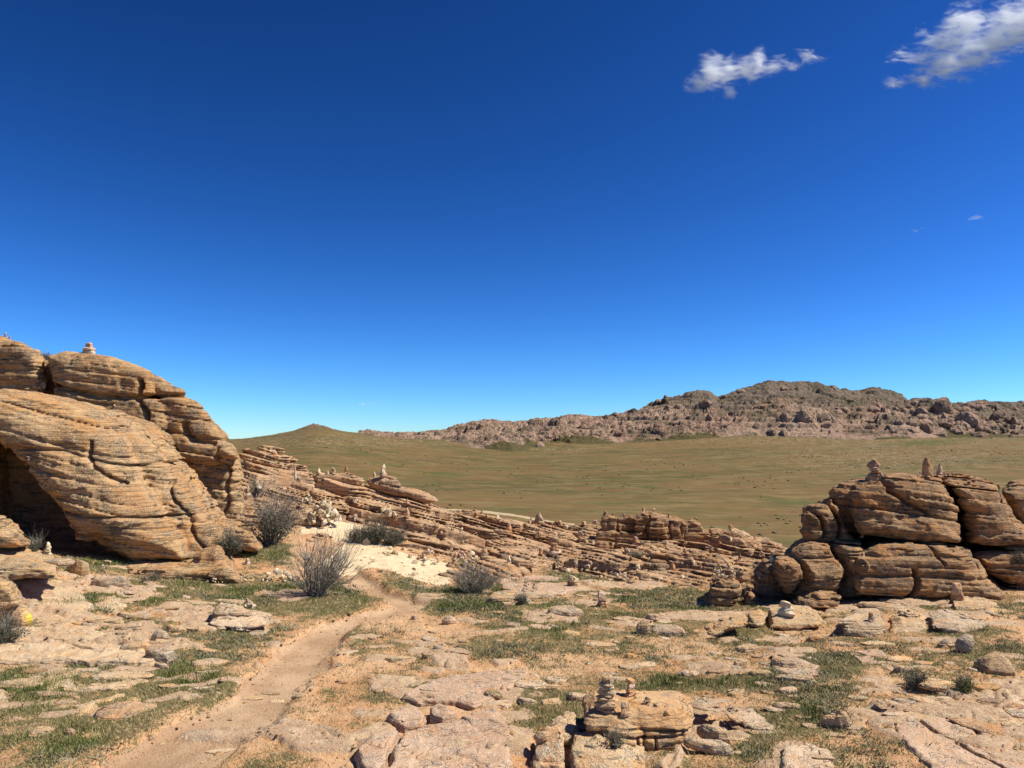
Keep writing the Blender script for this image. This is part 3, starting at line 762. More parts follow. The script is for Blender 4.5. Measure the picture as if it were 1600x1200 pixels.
# front boulder with the hollow under its left side
YF = 14.0
big_rock('cliff_boulder', [
    blk([(-330, 600), (0, 602), (55, 607), (100, 620), (150, 632), (205, 662), (222, 700), (262, 780), (300, 840), (309, 872), (290, 883), (200, 882), (165, 868), (140, 850), (110, 846), (86, 800), (40, 735), (-8, 692), (-50, 720), (-70, 910), (-330, 910)], YF + .12, 2.1, .65, lean=.42, yaw=.30, fl=.5),  # extra thickness and an unseen left foot added to keep light off the hollow
    blk([(120, 640), (165, 636), (215, 662), (262, 712), (304, 762), (342, 812), (358, 850), (364, 882), (270, 888), (240, 860), (200, 800), (160, 720)], YF + 1.0, 1.5, .35, lean=.42, yaw=.3, fl=.6)],
    .027, M_CLIFF, 'huge banded orange boulder at the left overhanging a dark hollow', 'boulder', a=.27, b=-.05, seed=8, sharp=.65, T1=.33, rough=1.15,
    cracks=[crk([(132, 690), (140, 712), (160, 742), (185, 758)], YF, .03, .13), crk([(228, 760), (250, 790), (270, 820), (300, 868)], YF, .03, .13), crk([(100, 800), (160, 806), (220, 810), (272, 810)], YF, .022, .13),
            crk([(205, 664), (222, 700), (262, 780), (296, 830)], YF, .035, .14), crk([(140, 640), (200, 690), (240, 700)], YF, .04, .15), crk([(26, 700), (100, 704), (190, 730), (250, 712)], YF, .03, .12)])
big_rock('cliff_boulder', [blk([(-330, 640), (0, 650), (120, 700), (260, 800), (260, 905), (-330, 905)], YF + 2.1, 1.6, .4)],
         .045, M_CLIFF, 'shaded rock wall at the back of the hollow under the big left boulder', 'rock wall', a=.1, b=.05, seed=12)
big_rock('rock_ledge', [blk([(188, 884), (250, 882), (330, 884), (352, 880), (371, 893), (374, 909), (300, 914), (200, 912)], YF - .55, 1.3, .22),
                        blk([(300, 868), (340, 858), (362, 884), (355, 900), (300, 898)], YF - .1, .8, .2)],
         .024, M_CLIFF, 'low orange ledge under the right end of the big left boulder', 'rock ledge', a=.02, b=.02, seed=14, sc=.7)
big_rock('rock_slab', [blk([(318, 822), (350, 815), (372, 822), (395, 830), (411, 856), (402, 868), (340, 862), (322, 850)], 15.6, .8, .22, lean=.3)],
         .022, M_CLIFF, 'sloping orange slab between the small dark shrub and the tall dry shrub', 'rock slab', a=.1, b=.0, seed=15, sc=.7)
big_rock('rock_slab', [blk([(446, 800), (478, 796), (497, 800), (520, 818), (524, 836), (470, 842), (440, 838)], 17.9, .9, .22, lean=.3)],
         .024, M_RIDGE, 'smooth pinkish bedrock step at the top of the sand patch', 'rock slab', a=.02, b=.0, seed=16, sc=.8)
# left edge rocks
big_rock('rock_slab', [blk([(-160, 812), (-40, 812), (10, 817), (26, 830), (47, 853), (40, 862), (-160, 864)], 11.9, .9, .2, lean=.4)],
         .02, M_CLIFF, 'pale rounded slab at the left edge below the dark hollow', 'rock slab', a=.05, b=.0, seed=18, sc=.7)
big_rock('rock_slab', [blk([(-160, 860), (0, 862), (50, 868), (88, 884), (84, 905), (-160, 918)], 11.3, .9, .15, lean=.9)],
         .02, M_PALE, 'pale broken slab at the left edge under the rounded one', 'rock slab', a=.05, b=.0, seed=20, sc=.6)
big_rock('rock_slab', [blk([(-120, 903), (0, 905), (18, 915), (30, 932), (34, 948), (0, 962), (-120, 965)], 9.9, .35, .1, lean=.2)],
         .014, M_CLIFF, 'low stack of thin brown rock layers at the left edge', 'layered rock', a=-.1, b=.1, seed=19, sc=.4)
print('cliff', time.time() - T00)
# ridge blocks on the crest
for pts, Y, seed, lab in [
    ([(485, 742), (500, 737), (545, 739), (570, 750), (573, 768), (540, 774), (505, 768), (486, 754)], 21.5, 21, 'layered block on the ridge crest carrying a row of small cairns'),
    ([(572, 748), (600, 741), (618, 745), (630, 758), (655, 764), (688, 784), (662, 788), (625, 778), (592, 775), (573, 766)], 21.5, 22, 'layered block on the ridge crest carrying the tall striped stone tower'),
    ([(456, 752), (470, 748), (492, 756), (496, 770), (470, 776), (448, 772), (442, 762)], 20.5, 23, 'low layered block on the ridge left of the crest blocks')]:
    big_rock('ridge_block', [blk(pts, Y, .8, .25)], .026, M_RIDGE, lab, 'rock block', a=.2, b=.0, seed=seed, sc=.75)
# small outcrop behind the ridge
YM = 23.4
big_rock('rock_outcrop', [
    blk([(936, 812), (950, 804), (966, 806), (974, 822), (974, 840), (936, 838)], YM, .6, .1), blk([(960, 808), (985, 805), (1000, 810), (1004, 840), (960, 840)], YM + .1, .6, .1),
    blk([(930, 828), (1110, 830), (1116, 848), (930, 846)], YM - .15, .5, .1), blk([(1110, 828), (1160, 836), (1170, 852), (1100, 850)], YM + .2, .6, .12),
    blk([(990, 810), (1008, 802), (1024, 804), (1044, 809), (1056, 822), (1050, 843), (1004, 842), (986, 840)], YM - .1, .8, .12),
    blk([(1010, 816), (1024, 812), (1040, 814), (1046, 843), (1010, 843)], YM - .4, .5, .12),
    blk([(1034, 808), (1060, 810), (1078, 817), (1076, 845), (1036, 845)], YM - .1, .7, .1), blk([(1062, 818), (1082, 813), (1098, 819), (1106, 846), (1062, 846)], YM, .7, .1)],
    .024, M_RIGHT, 'small reddish outcrop of blocky boulders behind the ridge, with tiny cairns along its top', 'rock outcrop', a=.05, b=.0, seed=25, sc=.6,
    cracks=[crk([(966, 803), (966, 830)], YM, .03, .11), crk([(1012, 808), (1008, 838)], YM, .03, .11), crk([(1046, 815), (1044, 840)], YM, .03, .11), crk([(1064, 816), (1062, 842)], YM, .03, .11)])
big_rock('rock_outcrop', [blk([(1130, 830), (1145, 828), (1160, 832), (1180, 838), (1178, 850), (1140, 850)], YM, .5, .12), blk([(1176, 840), (1200, 842), (1226, 852), (1228, 864), (1180, 858)], YM - .3, .5, .12)],
         .026, M_RIDGE, 'small flat layered outcrop left of the large right outcrop', 'rock outcrop', a=.15, b=.0, seed=26, sc=.6)
# right outcrop
YR = 12.6
big_rock('outcrop_boulder', [
    blk([(1384, 745), (1420, 744), (1470, 750), (1484, 772), (1500, 800), (1508, 835), (1504, 852), (1440, 853), (1380, 846), (1345, 840), (1328, 800), (1322, 775), (1334, 760)], YR + .1, 1.15, .38, lean=.12),
    blk([(1300, 768), (1316, 757), (1345, 750), (1388, 748), (1392, 775), (1388, 812), (1360, 844), (1300, 843), (1274, 842), (1262, 826), (1262, 802), (1280, 790), (1298, 784)], YR + .75, 1.0, .25, lean=.1),
    blk([(1285, 790), (1340, 770), (1540, 765), (1590, 850), (1600, 935), (1235, 940), (1245, 860), (1275, 845)], YR + 1.6, .9, .3),
    blk([(1258, 800), (1300, 782), (1340, 850), (1264, 850), (1254, 830)], YR + .35, .6, .2),
    blk([(1390, 808), (1432, 802), (1478, 815), (1508, 840), (1504, 855), (1440, 850), (1396, 843), (1380, 826)], YR - .12, .8, .24, lean=.1)],
    .019, M_RIGHT, 'upper tier of the right outcrop, a rounded banded boulder carrying a stacked cairn', 'boulder', a=.14, b=.03, seed=31, sc=.85, T1=.27,
    cracks=[crk([(1388, 740), (1387, 765)], YR, .04, .3), crk([(1387, 768), (1420, 785), (1445, 800)], YR, .03, .16), crk([(1316, 790), (1322, 842)], YR, .04, .2), crk([(1284, 800), (1296, 842)], YR, .03, .15)])
big_rock('outcrop_boulder', [
    blk([(1462, 752), (1480, 743), (1520, 748), (1562, 760), (1568, 778), (1590, 812), (1622, 838), (1630, 858), (1560, 860), (1512, 852), (1508, 838), (1500, 800), (1482, 770)], YR + .3, 1.2, .36, lean=.12)],
    .019, M_RIGHT, 'tall rounded banded boulder on the upper right, carrying two pointed stones', 'boulder', a=.13, b=.03, seed=33, sc=.85, T1=.27,
    cracks=[crk([(1494, 775), (1500, 800), (1512, 840)], YR, .06, .3), crk([(1512, 780), (1524, 850)], YR, .03, .15)])
big_rock('outcrop_boulder', [
    blk([(1228, 868), (1242, 856), (1266, 846), (1300, 846), (1346, 846), (1356, 866), (1352, 935), (1330, 940), (1226, 934), (1222, 900)], YR - .1, 1.0, .26, lean=.12),
    blk([(1214, 880), (1232, 874), (1254, 880), (1256, 905), (1246, 922), (1222, 926), (1212, 905)], YR - .55, .5, .25),
    blk([(1258, 880), (1300, 878), (1318, 886), (1316, 925), (1290, 932), (1250, 926)], YR - .35, .7, .22),
    blk([(1246, 934), (1280, 928), (1314, 932), (1316, 962), (1250, 966), (1232, 950)], YR - .95, .7, .2)],
    .017, M_RIGHT, 'lower left blocks of the right outcrop, jointed and rounded', 'boulder', a=.04, b=.0, seed=35, sc=.7,
    cracks=[crk([(1320, 860), (1326, 890), (1318, 930)], YR - .4, .06, .3), crk([(1256, 876), (1254, 925)], YR - .4, .04, .2)])
big_rock('outcrop_boulder', [
    blk([(1334, 862), (1364, 849), (1420, 843), (1468, 846), (1518, 862), (1552, 905), (1578, 928), (1580, 943), (1540, 949), (1440, 946), (1338, 938), (1330, 900)], YR - .5, 1.2, .3, lean=.3)],
    .017, M_RIGHT, 'broad lower front boulder of the right outcrop with a vertical joint', 'boulder', a=.05, b=.0, seed=37, sc=.8, T1=.27,
    cracks=[crk([(1417, 890), (1415, 938)], YR - .5, .035, .28), crk([(1460, 850), (1468, 880)], YR - .5, .02, .12)])
big_rock('outcrop_boulder', [
    blk([(1505, 862), (1560, 850), (1700, 850), (1820, 860), (1820, 932), (1600, 930), (1575, 920), (1540, 900)], YR + .2, 1.1, .35, lean=.15)],
    .026, M_RIGHT, 'lower boulder at the right edge partly behind the outcrop front', 'boulder', a=.05, b=.0, seed=39, sc=.85)
big_rock('outcrop_boulder', [
    blk([(1560, 764), (1580, 756), (1680, 752), (1780, 765), (1790, 835), (1600, 835), (1580, 810)], YR + 2.2, 1.2, .35, lean=.1)],
    .03, M_RIGHT, 'banded boulder half out of the frame at the right edge', 'boulder', a=.05, b=.0, seed=41, sc=.85)
# dark blocks in the outcrop's shadow
for pts, Y, T, seed, lab in [
    ([(1104, 936), (1108, 912), (1124, 904), (1142, 908), (1158, 912), (1160, 930), (1148, 950), (1110, 954), (1092, 950)], 12.3, .5, 43, 'dark blocky rock pile left of the right outcrop, carrying a cairn of small stones'),
    ([(1164, 925), (1170, 918), (1182, 920), (1184, 932), (1192, 950), (1168, 955), (1160, 948)], 12.2, .3, 44, 'narrow upright broken rock beside the dark shadow of the right outcrop'),
    ([(1176, 902), (1196, 882), (1222, 878), (1240, 952), (1186, 954)], 12.75, .6, 45, 'shaded rock at the left foot of the right outcrop')]:
    big_rock('broken_rock', [blk(pts, Y, T, .16)], .015, M_RIGHT, lab, 'rock', a=.05, b=.0, seed=seed, sc=.55)
# the foreground boulder with cairns
YC = 6.35
big_rock('cairn_boulder', [
    blk([(908, 1122), (925, 1108), (960, 1104), (1010, 1108), (1055, 1114), (1086, 1126), (1084, 1146), (1074, 1160), (1040, 1152), (1010, 1158), (1000, 1146), (960, 1146), (925, 1150), (908, 1140)], YC + .05, .34, .13, lean=.75),
    blk([(910, 1132), (940, 1122), (956, 1140), (952, 1172), (925, 1174), (910, 1158)], YC + .06, .3, .08, lean=.3),
    blk([(944, 1136), (975, 1126), (1008, 1136), (1010, 1172), (996, 1189), (965, 1186), (946, 1172)], YC - .04, .33, .13, lean=.35),
    blk([(1000, 1130), (1030, 1134), (1072, 1128), (1078, 1158), (1066, 1180), (1030, 1182), (1002, 1178)], YC + .02, .36, .08, lean=.35)],
    .0085, M_PALE2, 'squat orange boulder in the right foreground topped by small cairns', 'boulder', a=.02, b=.0, seed=51, sc=.36, T1=.5,
    cracks=[crk([(1004, 1150), (1006, 1180)], YC, .012, .05), crk([(1033, 1152), (1032, 1178)], YC, .008, .05), crk([(925, 1147), (960, 1143), (1000, 1150), (1040, 1151), (1074, 1147)], YC, .010, .045)])
# flat slabs large enough to need their own outline: picture outline, distance, half depth, lean
for pts, Y, T, lean, seed, lab in [
    ([(1200, 964), (1222, 955), (1262, 958), (1292, 970), (1284, 984), (1256, 996), (1226, 993), (1201, 986)], 10.6, .42, 1.3, 61, 'broad rounded slab carrying the pale cap-shaped cairn'),
    ([(1170, 962), (1185, 957), (1199, 963), (1199, 988), (1184, 986), (1168, 976)], 10.7, .35, .9, 62, 'small squarish slab left of the broad cairn slab'),
    ([(1084, 1000), (1108, 985), (1142, 970), (1170, 962), (1169, 978), (1142, 986), (1118, 1004), (1092, 1010)], 10.1, .35, .9, 63, 'grey broken rock at the left end of the row of slabs'),
    ([(1317, 975), (1335, 967), (1370, 965), (1383, 980), (1384, 1000), (1350, 999), (1322, 991)], 10.2, .4, .9, 64, 'left half of the split overhanging slab in front of the outcrop'),
    ([(1387, 978), (1400, 966), (1430, 967), (1455, 984), (1468, 1000), (1450, 1011), (1410, 1003), (1387, 1000)], 10.15, .42, 1.1, 65, 'right half of the split overhanging slab in front of the outcrop'),
    ([(1440, 972), (1470, 966), (1540, 978), (1640, 1000), (1640, 1028), (1560, 1016), (1500, 999), (1452, 984)], 9.95, .45, 1.0, 66, 'very long low slab crossing the right side in front of the outcrop'),
    ([(1368, 947), (1420, 943), (1480, 955), (1502, 966), (1470, 972), (1420, 965), (1376, 958)], 11.3, .4, 1.4, 67, 'flat slab directly below the right outcrop front, left of its base cairn'),
    ([(1476, 942), (1530, 945), (1580, 960), (1640, 974), (1640, 994), (1570, 982), (1520, 968), (1486, 957)], 11.0, .45, 1.2, 68, 'long slab running right from the base cairn of the right outcrop'),
    ([(322, 968), (345, 964), (402, 965), (426, 975), (421, 984), (380, 991), (332, 991), (322, 982)], 10.3, .4, 1.2, 69, 'lower slab of the big two-tiered flat boulder left of the path'),
    ([(328, 956), (345, 947), (370, 949), (393, 962), (386, 968), (330, 968)], 10.6, .3, 1.0, 70, 'upper slab of the two-tiered boulder left of the path'),
    ([(1066, 1100), (1088, 1094), (1150, 1110), (1216, 1134), (1222, 1148), (1190, 1152), (1130, 1130), (1075, 1112)], 6.75, .22, 1.3, 71, 'long tilted grey-topped slab right of the cairn boulder'),
    ([(826, 1168), (850, 1150), (876, 1142), (892, 1160), (890, 1215), (826, 1215)], 6.1, .25, .9, 72, 'pale cracked rock at the bottom edge left of the cairn boulder'),
    ([(858, 1140), (880, 1122), (905, 1126), (910, 1150), (900, 1172), (870, 1170)], 6.5, .22, .7, 73, 'lichen-covered rock leaning against the left side of the cairn boulder'),
    ([(894, 1180), (930, 1166), (985, 1186), (1010, 1196), (1010, 1230), (890, 1230)], 5.95, .3, 1.6, 74, 'flat pale rock at the bottom edge under the cairn boulder')]:
    big_rock('rock', [blk(pts, Y, T, min(T * .5, .16), lean=lean)], .011 if Y > 8 else .009, M_PALE, lab, 'rock', a=.05, b=.0, seed=seed, sc=.36, T1=.55, T2=.28, sharp=.5, rough=1.6)
def plan_slab(pts, top, mat, label, seed, cracks=(), h=.013, name='rock_slab'):
    """A flat slab whose outline lies on the ground."""
    pl = [tuple(on_ground(*q)[:2]) for q in pts]
    A = np.array(pl); lo, hi = A.min(0) - .12, A.max(0) + .12
    gx = np.arange(lo[0], hi[0], h); gy = np.arange(lo[1], hi[1], h); zl = np.arange(-.14, top + .10, h)
    X2, Y2 = np.meshgrid(gx, gy, indexing='ij')
    xf, yf = X2.ravel(), Y2.ravel(); base = gz(xf, yf).reshape(X2.shape)
    d2 = (poly_sdf(pl, X2, Y2) + (.05 * fbm2(xf, yf, 2.6, 4, .55, seed)).reshape(X2.shape))
    tp = top * (.75 + .35 * fbm2(xf, yf, 1.0, 3, .5, seed + 2)).reshape(X2.shape)
    for c, w, dep in cracks:
        tp = tp - dep * np.exp(-(seg_d([tuple(on_ground(*q)[:2]) for q in c], X2 + (.02 * vn2(xf, yf, 6, 3)).reshape(X2.shape), Y2) / w) ** 2)
    r = .035
    a = d2[:, :, None] + r + .35 * np.maximum(zl, 0)[None, None]; b = zl[None, None] - tp[:, :, None] + r
    f = (np.sqrt(np.maximum(a, 0) ** 2 + np.maximum(b, 0) ** 2) - r + np.minimum(np.maximum(a, b), 0)).astype(F32)
    I, J, K = np.nonzero(np.abs(f) < .08)
    p = np.stack([gx[I], gy[J], zl[K]], 1).astype(F32)
    q = p * np.array([1, 1, 1.5], F32)
    fl = vn(q, 2.2, seed + 7) + .3 * vn(q, 8, seed + 8)
    d = .014 * sst(.1, .16, fl) + .010 * sst(-.25, -.2, fl) + .012 * vn(p, 3.1, seed) + .008 * vn(p, 9, seed + 1) + .005 * vn(p, 24, seed + 2)
    t2, i2 = strat(q, .045, .1, .05, .03, seed); d += .012 * (t2 - .5) * -1
    f[I, J, K] += d.astype(F32)
    f[0] = f[-1] = 1; f[:, 0] = f[:, -1] = 1; f[:, :, 0] = f[:, :, -1] = 1
    V, Fq = keep_large(*surface_nets(f, (gx[0], gy[0], zl[0]), (h, h, h)))
    V = V.copy(); V[:, 2] += gz(V[:, 0], V[:, 1])
    return tag(mesh_np(name, V, Fq, mat), label, 'rock slab')
for pts, top, m, lab, cr in [
    ([(560, 1200), (572, 1165), (600, 1148), (640, 1150), (690, 1137), (740, 1130), (775, 1114), (790, 1130), (796, 1160), (806, 1200), (800, 1290), (560, 1290)], .10, M_PINK, 'largest pink bedrock slab, at the bottom centre', [([(600, 1215), (612, 1180), (628, 1150)], .025, .09), ([(628, 1165), (700, 1160), (790, 1150)], .012, .02)]),
    ([(626, 1094), (650, 1077), (700, 1066), (760, 1056), (822, 1052), (836, 1062), (806, 1080), (790, 1092), (740, 1110), (700, 1104), (655, 1106)], .07, M_PINK, 'broad pinkish slab above the two cracked blocks in the middle foreground', []),
    ([(602, 1126), (622, 1117), (646, 1114), (664, 1124), (668, 1140), (640, 1144), (620, 1141)], .11, M_PINK, 'left one of two dark-gapped blocks on the pink pavement', []),
    ([(668, 1120), (686, 1112), (706, 1116), (716, 1130), (692, 1137), (672, 1132)], .12, M_PINK, 'right one of two dark-gapped blocks on the pink pavement', []),
    ([(-60, 1010), (30, 990), (90, 984), (150, 990), (200, 1004), (230, 1020), (258, 1040), (220, 1048), (150, 1046), (70, 1040), (-60, 1036)], .09, M_PINK2, 'long smooth bedrock hump near the left edge', [([(20, 1015), (90, 1012), (140, 1022)], .02, .04)]),
    ([(10, 1066), (60, 1052), (130, 1050), (200, 1054), (240, 1066), (200, 1080), (120, 1087), (50, 1084)], .09, M_PINK2, 'smooth oval bedrock hump in the left foreground', []),
    ([(30, 975), (90, 962), (165, 965), (205, 984), (150, 982), (90, 976)], .06, M_PINK2, 'thin pale bedrock strip above the left bedrock hump', []),
    ([(110, 1110), (160, 1098), (195, 1087), (232, 1094), (236, 1110), (200, 1120), (150, 1127), (115, 1124)], .09, M_PALE, 'flat rock with an orange front edge in the left foreground grass', []),
    ([(-60, 1100), (60, 1094), (120, 1100), (100, 1112), (-60, 1114)], .06, M_PALE, 'low slab at the left edge under the oval hump', []),
    ([(28, 922), (58, 905), (98, 908), (124, 930), (150, 955), (110, 966), (60, 952)], .08, M_PINK2, 'smooth pale slab right of the left-edge rock layers', []),
    ([(136, 928), (180, 926), (198, 945), (185, 962), (152, 955)], .06, M_PINK2, 'small pale slab below the cairn-topped rounded slab', []),
    ([(1385, 1112), (1420, 1107), (1480, 1122), (1560, 1152), (1680, 1190), (1680, 1290), (1480, 1240), (1430, 1192), (1395, 1152)], .09, M_PINK, 'large cracked pink slab in the lower right corner', [([(1400, 1118), (1480, 1160), (1600, 1230)], .015, .05), ([(1500, 1130), (1560, 1175), (1620, 1220)], .012, .04)]),
    ([(1400, 1098), (1450, 1092), (1520, 1098), (1580, 1126), (1680, 1150), (1680, 1178), (1560, 1145), (1480, 1116)], .07, M_PALE, 'long pale slab above the lower right corner slab', []),
    ([(1528, 1092), (1570, 1086), (1680, 1100), (1680, 1132), (1580, 1120)], .08, M_PALE, 'slab cut by the right edge below the grey boulder', []),
    ([(1208, 1040), (1250, 1034), (1285, 1046), (1282, 1062), (1240, 1062), (1205, 1052)], .06, M_PALE, 'pale rounded slab in the grass right of centre', []),
    ([(1215, 1186), (1260, 1172), (1300, 1184), (1312, 1225), (1210, 1225)], .10, M_PALE, 'pale slab at the bottom edge right of the split rock', []),
    ([(1322, 1022), (1370, 1020), (1402, 1036), (1395, 1052), (1350, 1044)], .05, M_PINK, 'orange slab below the split overhanging slab', []),
    ([(776, 908), (830, 900), (880, 906), (914, 920), (880, 930), (820, 930), (785, 922)], .06, M_PINK, 'bare pinkish rock behind the long flat slab', [])]:
    plan_slab(pts, top, m, lab, int(pts[0][0] * 7 + pts[0][1]) % 900, cr, h=.012 if pts[0][1] > 1000 else .016)
print('outcrops', time.time() - T00)
#DETAILS#

# ------------------------------------------------------------------ loose rocks, stones and cairns
def slab_proto(seed, kind):
    R = random.Random(seed)
    asp = {'spike': .4, 'slab': R.uniform(.5, .75), 'lump': R.uniform(.7, .95), 'chunk': R.uniform(.6, .95), 'plate': R.uniform(.5, .8)}[kind]
    th = {'spike': .15, 'slab': R.uniform(.13, .2), 'lump': R.uniform(.24, .34), 'chunk': R.uniform(.28, .42), 'plate': R.uniform(.07, .1)}[kind]
    n = R.randint(6, 9); pts = []
    if kind == 'spike': th = .16; asp = .4
    for k in range(n):
        a = (k + R.uniform(-.3, .3)) * 2 * math.pi / n; r = R.uniform(.78, 1.05)
        pts.append((.5 * r * math.cos(a), .5 * asp * r * math.sin(a)))
    if kind == 'spike': pts = [(.5, R.uniform(-.05, .05)), (.1, R.uniform(.14, .2)), (-.4, R.uniform(.18, .26)), (-.5, R.uniform(.1, .15)), (-.48, -.18), (-.1, -R.uniform(.2, .28)), (.25, -.1)]
    h = {'spike': .03, 'slab': .0125, 'lump': .0165, 'chunk': .04, 'plate': .0125}[kind]
    gx = np.arange(-.62, .62, h); gy = np.arange(-.56, .56, h); g_z = np.arange(-th - .12, th + .12, h)
    X2, Y2 = np.meshgrid(gx, gy, indexing='ij'); d2 = poly_sdf(pts, X2, Y2)[:, :, None]
    zz = g_z[None, None, :]
    taper = R.uniform(.15, .5)
    top = th + (R.uniform(-.12, .12) * X2 + R.uniform(-.12, .12) * Y2)[:, :, None]
    r = min(.1, th * .6) if kind != 'lump' else min(.24, th * .9)
    if kind == 'lump': taper = R.uniform(.35, .7)
    A = d2 + r + taper * np.maximum(zz, 0); B = np.where(zz > 0, zz - top, -zz - th) + r
    f = (np.sqrt(np.maximum(A, 0) ** 2 + np.maximum(B, 0) ** 2) - r + np.minimum(np.maximum(A, B), 0)).astype(F32)
    Xg, Yg, Zg = np.meshgrid(gx, gy, g_z, indexing='ij')
    p = np.stack([Xg.ravel(), Yg.ravel(), Zg.ravel()], 1).astype(F32) + F32(seed * 3.1)
    if kind in ('chunk', 'spike'):
        d = .05 * vn(p, 2.4, seed) + .03 * vn(p, 6, seed + 1)
    else:
        p2 = p.copy()
        d = carve(p2, R.uniform(-.1, .1), R.uniform(-.1, .1), .32, seed, .62, T1=.62 if kind != 'lump' else .8, T2=.3, sharp=.45, rough=1.9)
        d = d + .012 * vn(p, 9, seed) + .006 * vn(p, 30, seed)
    f = f + d.reshape(f.shape).astype(F32)
    f[0] = f[-1] = 1; f[:, 0] = f[:, -1] = 1; f[:, :, 0] = f[:, :, -1] = 1
    V, Fq = keep_large(*surface_nets(f, (gx[0], gy[0], g_z[0]), (h, h, h)), .2)
    return V, Fq, th

PROTO = {}
def protos(kind, mats, n, base):
    for k in range(n):
        V, Fq, th = slab_proto(base + k, kind)
        for key, m in mats.items():
            PROTO.setdefault((kind, key), []).append((mesh_np(kind, V, Fq, m, kind not in ('chunk', 'spike'), link=False), th))
protos('slab', {'pale': M_PALE, 'ridge': M_RIDGE, 'right': M_RIGHT}, 7, 100)
protos('lump', {'pale': M_PALE, 'right': M_RIGHT, 'yellow': M_YELLOW}, 5, 120)
protos('plate', {'pale': M_PALE}, 4, 140)
protos('chunk', {'cream': M_CREAM, 'brown': M_BROWN, 'pale': M_PALE}, 9, 160)
protos('spike', {'cream': M_CREAM, 'brown': M_BROWN, 'pale': M_PALE}, 4, 190)
print('protos', time.time() - T00)

bpy.context.view_layer.update()
DG = bpy.context.evaluated_depsgraph_get()
SCN = bpy.context.scene
def hit(px, py, far=45):
    """First surface on the line of sight (a line that clears the crest is lowered to it)."""
    for k in range(0, 26):
        r = Vector(ray(px, py + k)).normalized()
        ok, loc, nor, idx, ob, _ = SCN.ray_cast(DG, Vector(EYE), r)
        if ok and loc.y < far: return loc, nor, ob
    q = on_ground(px, py); return Vector(q), Vector((0, 0, 1)), None
def drop(x, y, z0=6.0):
    ok, loc, nor, idx, ob, _ = SCN.ray_cast(DG, Vector((x, y, z0)), Vector((0, 0, -1)))
    return (loc, nor) if ok else (Vector((x, y, 0)), Vector((0, 0, 1)))

RR = random.Random(5)
TODO = []     # placed rocks join the scene after all measuring rays are cast
def inst(name, kind, key, loc, size, rot, parent=None, k=None):
    me, th = RR.choice(PROTO[(kind, key)]) if k is None else PROTO[(kind, key)][k % len(PROTO[(kind, key)])]
    o = bpy.data.objects.new(name, me)
    o.location = loc; o.rotation_euler = rot; o.scale = size; o.parent = parent
    TODO.append(o); return o

def rock(px, py, w, h, kind='slab', key='pale', rz=None, tilt=(0, 0), label=None, group=None, k=None, name='rock', dep=None, sink=.25, cat='rock'):
    loc, nor, ob = hit(px, py - 1)
    s = loc.y / FPX
    W_, H_ = w * s, h * s
    D_ = W_ * (dep or RR.uniform(.6, 1.0))
    me, th = PROTO[(kind, key)][(k if k is not None else RR.randrange(99)) % len(PROTO[(kind, key)])]
    rz = RR.uniform(-.35, .35) + RR.choice((0, math.pi)) if rz is None else rz
    if tilt == (0, 0) and kind in ('slab', 'lump'): tilt = (RR.uniform(.04, .20), RR.uniform(-.03, .09))
    t = max(H_ - D_ * .8 * (2.5 - loc.z) / loc.y, W_ * .045)
    o = bpy.data.objects.new(name, me)
    sz = t / (2 * th * (1 - sink)) 
    o.scale = (W_, D_, sz)
    c = loc + Vector((0, D_ * .3, 0))
    g, _ = drop(c.x, c.y, loc.z + .4)
    zb = min(loc.z, g.z) if abs(g.z - loc.z) < .3 else loc.z
    o.location = (c.x, c.y, zb + t - th * sz)
    from mathutils import Euler
    o.rotation_euler = (Euler((tilt[0], tilt[1], 0)).to_matrix() @ Euler((0, 0, rz)).to_matrix()).to_euler()
    TODO.append(o)
    return tag(o, label, cat, group)

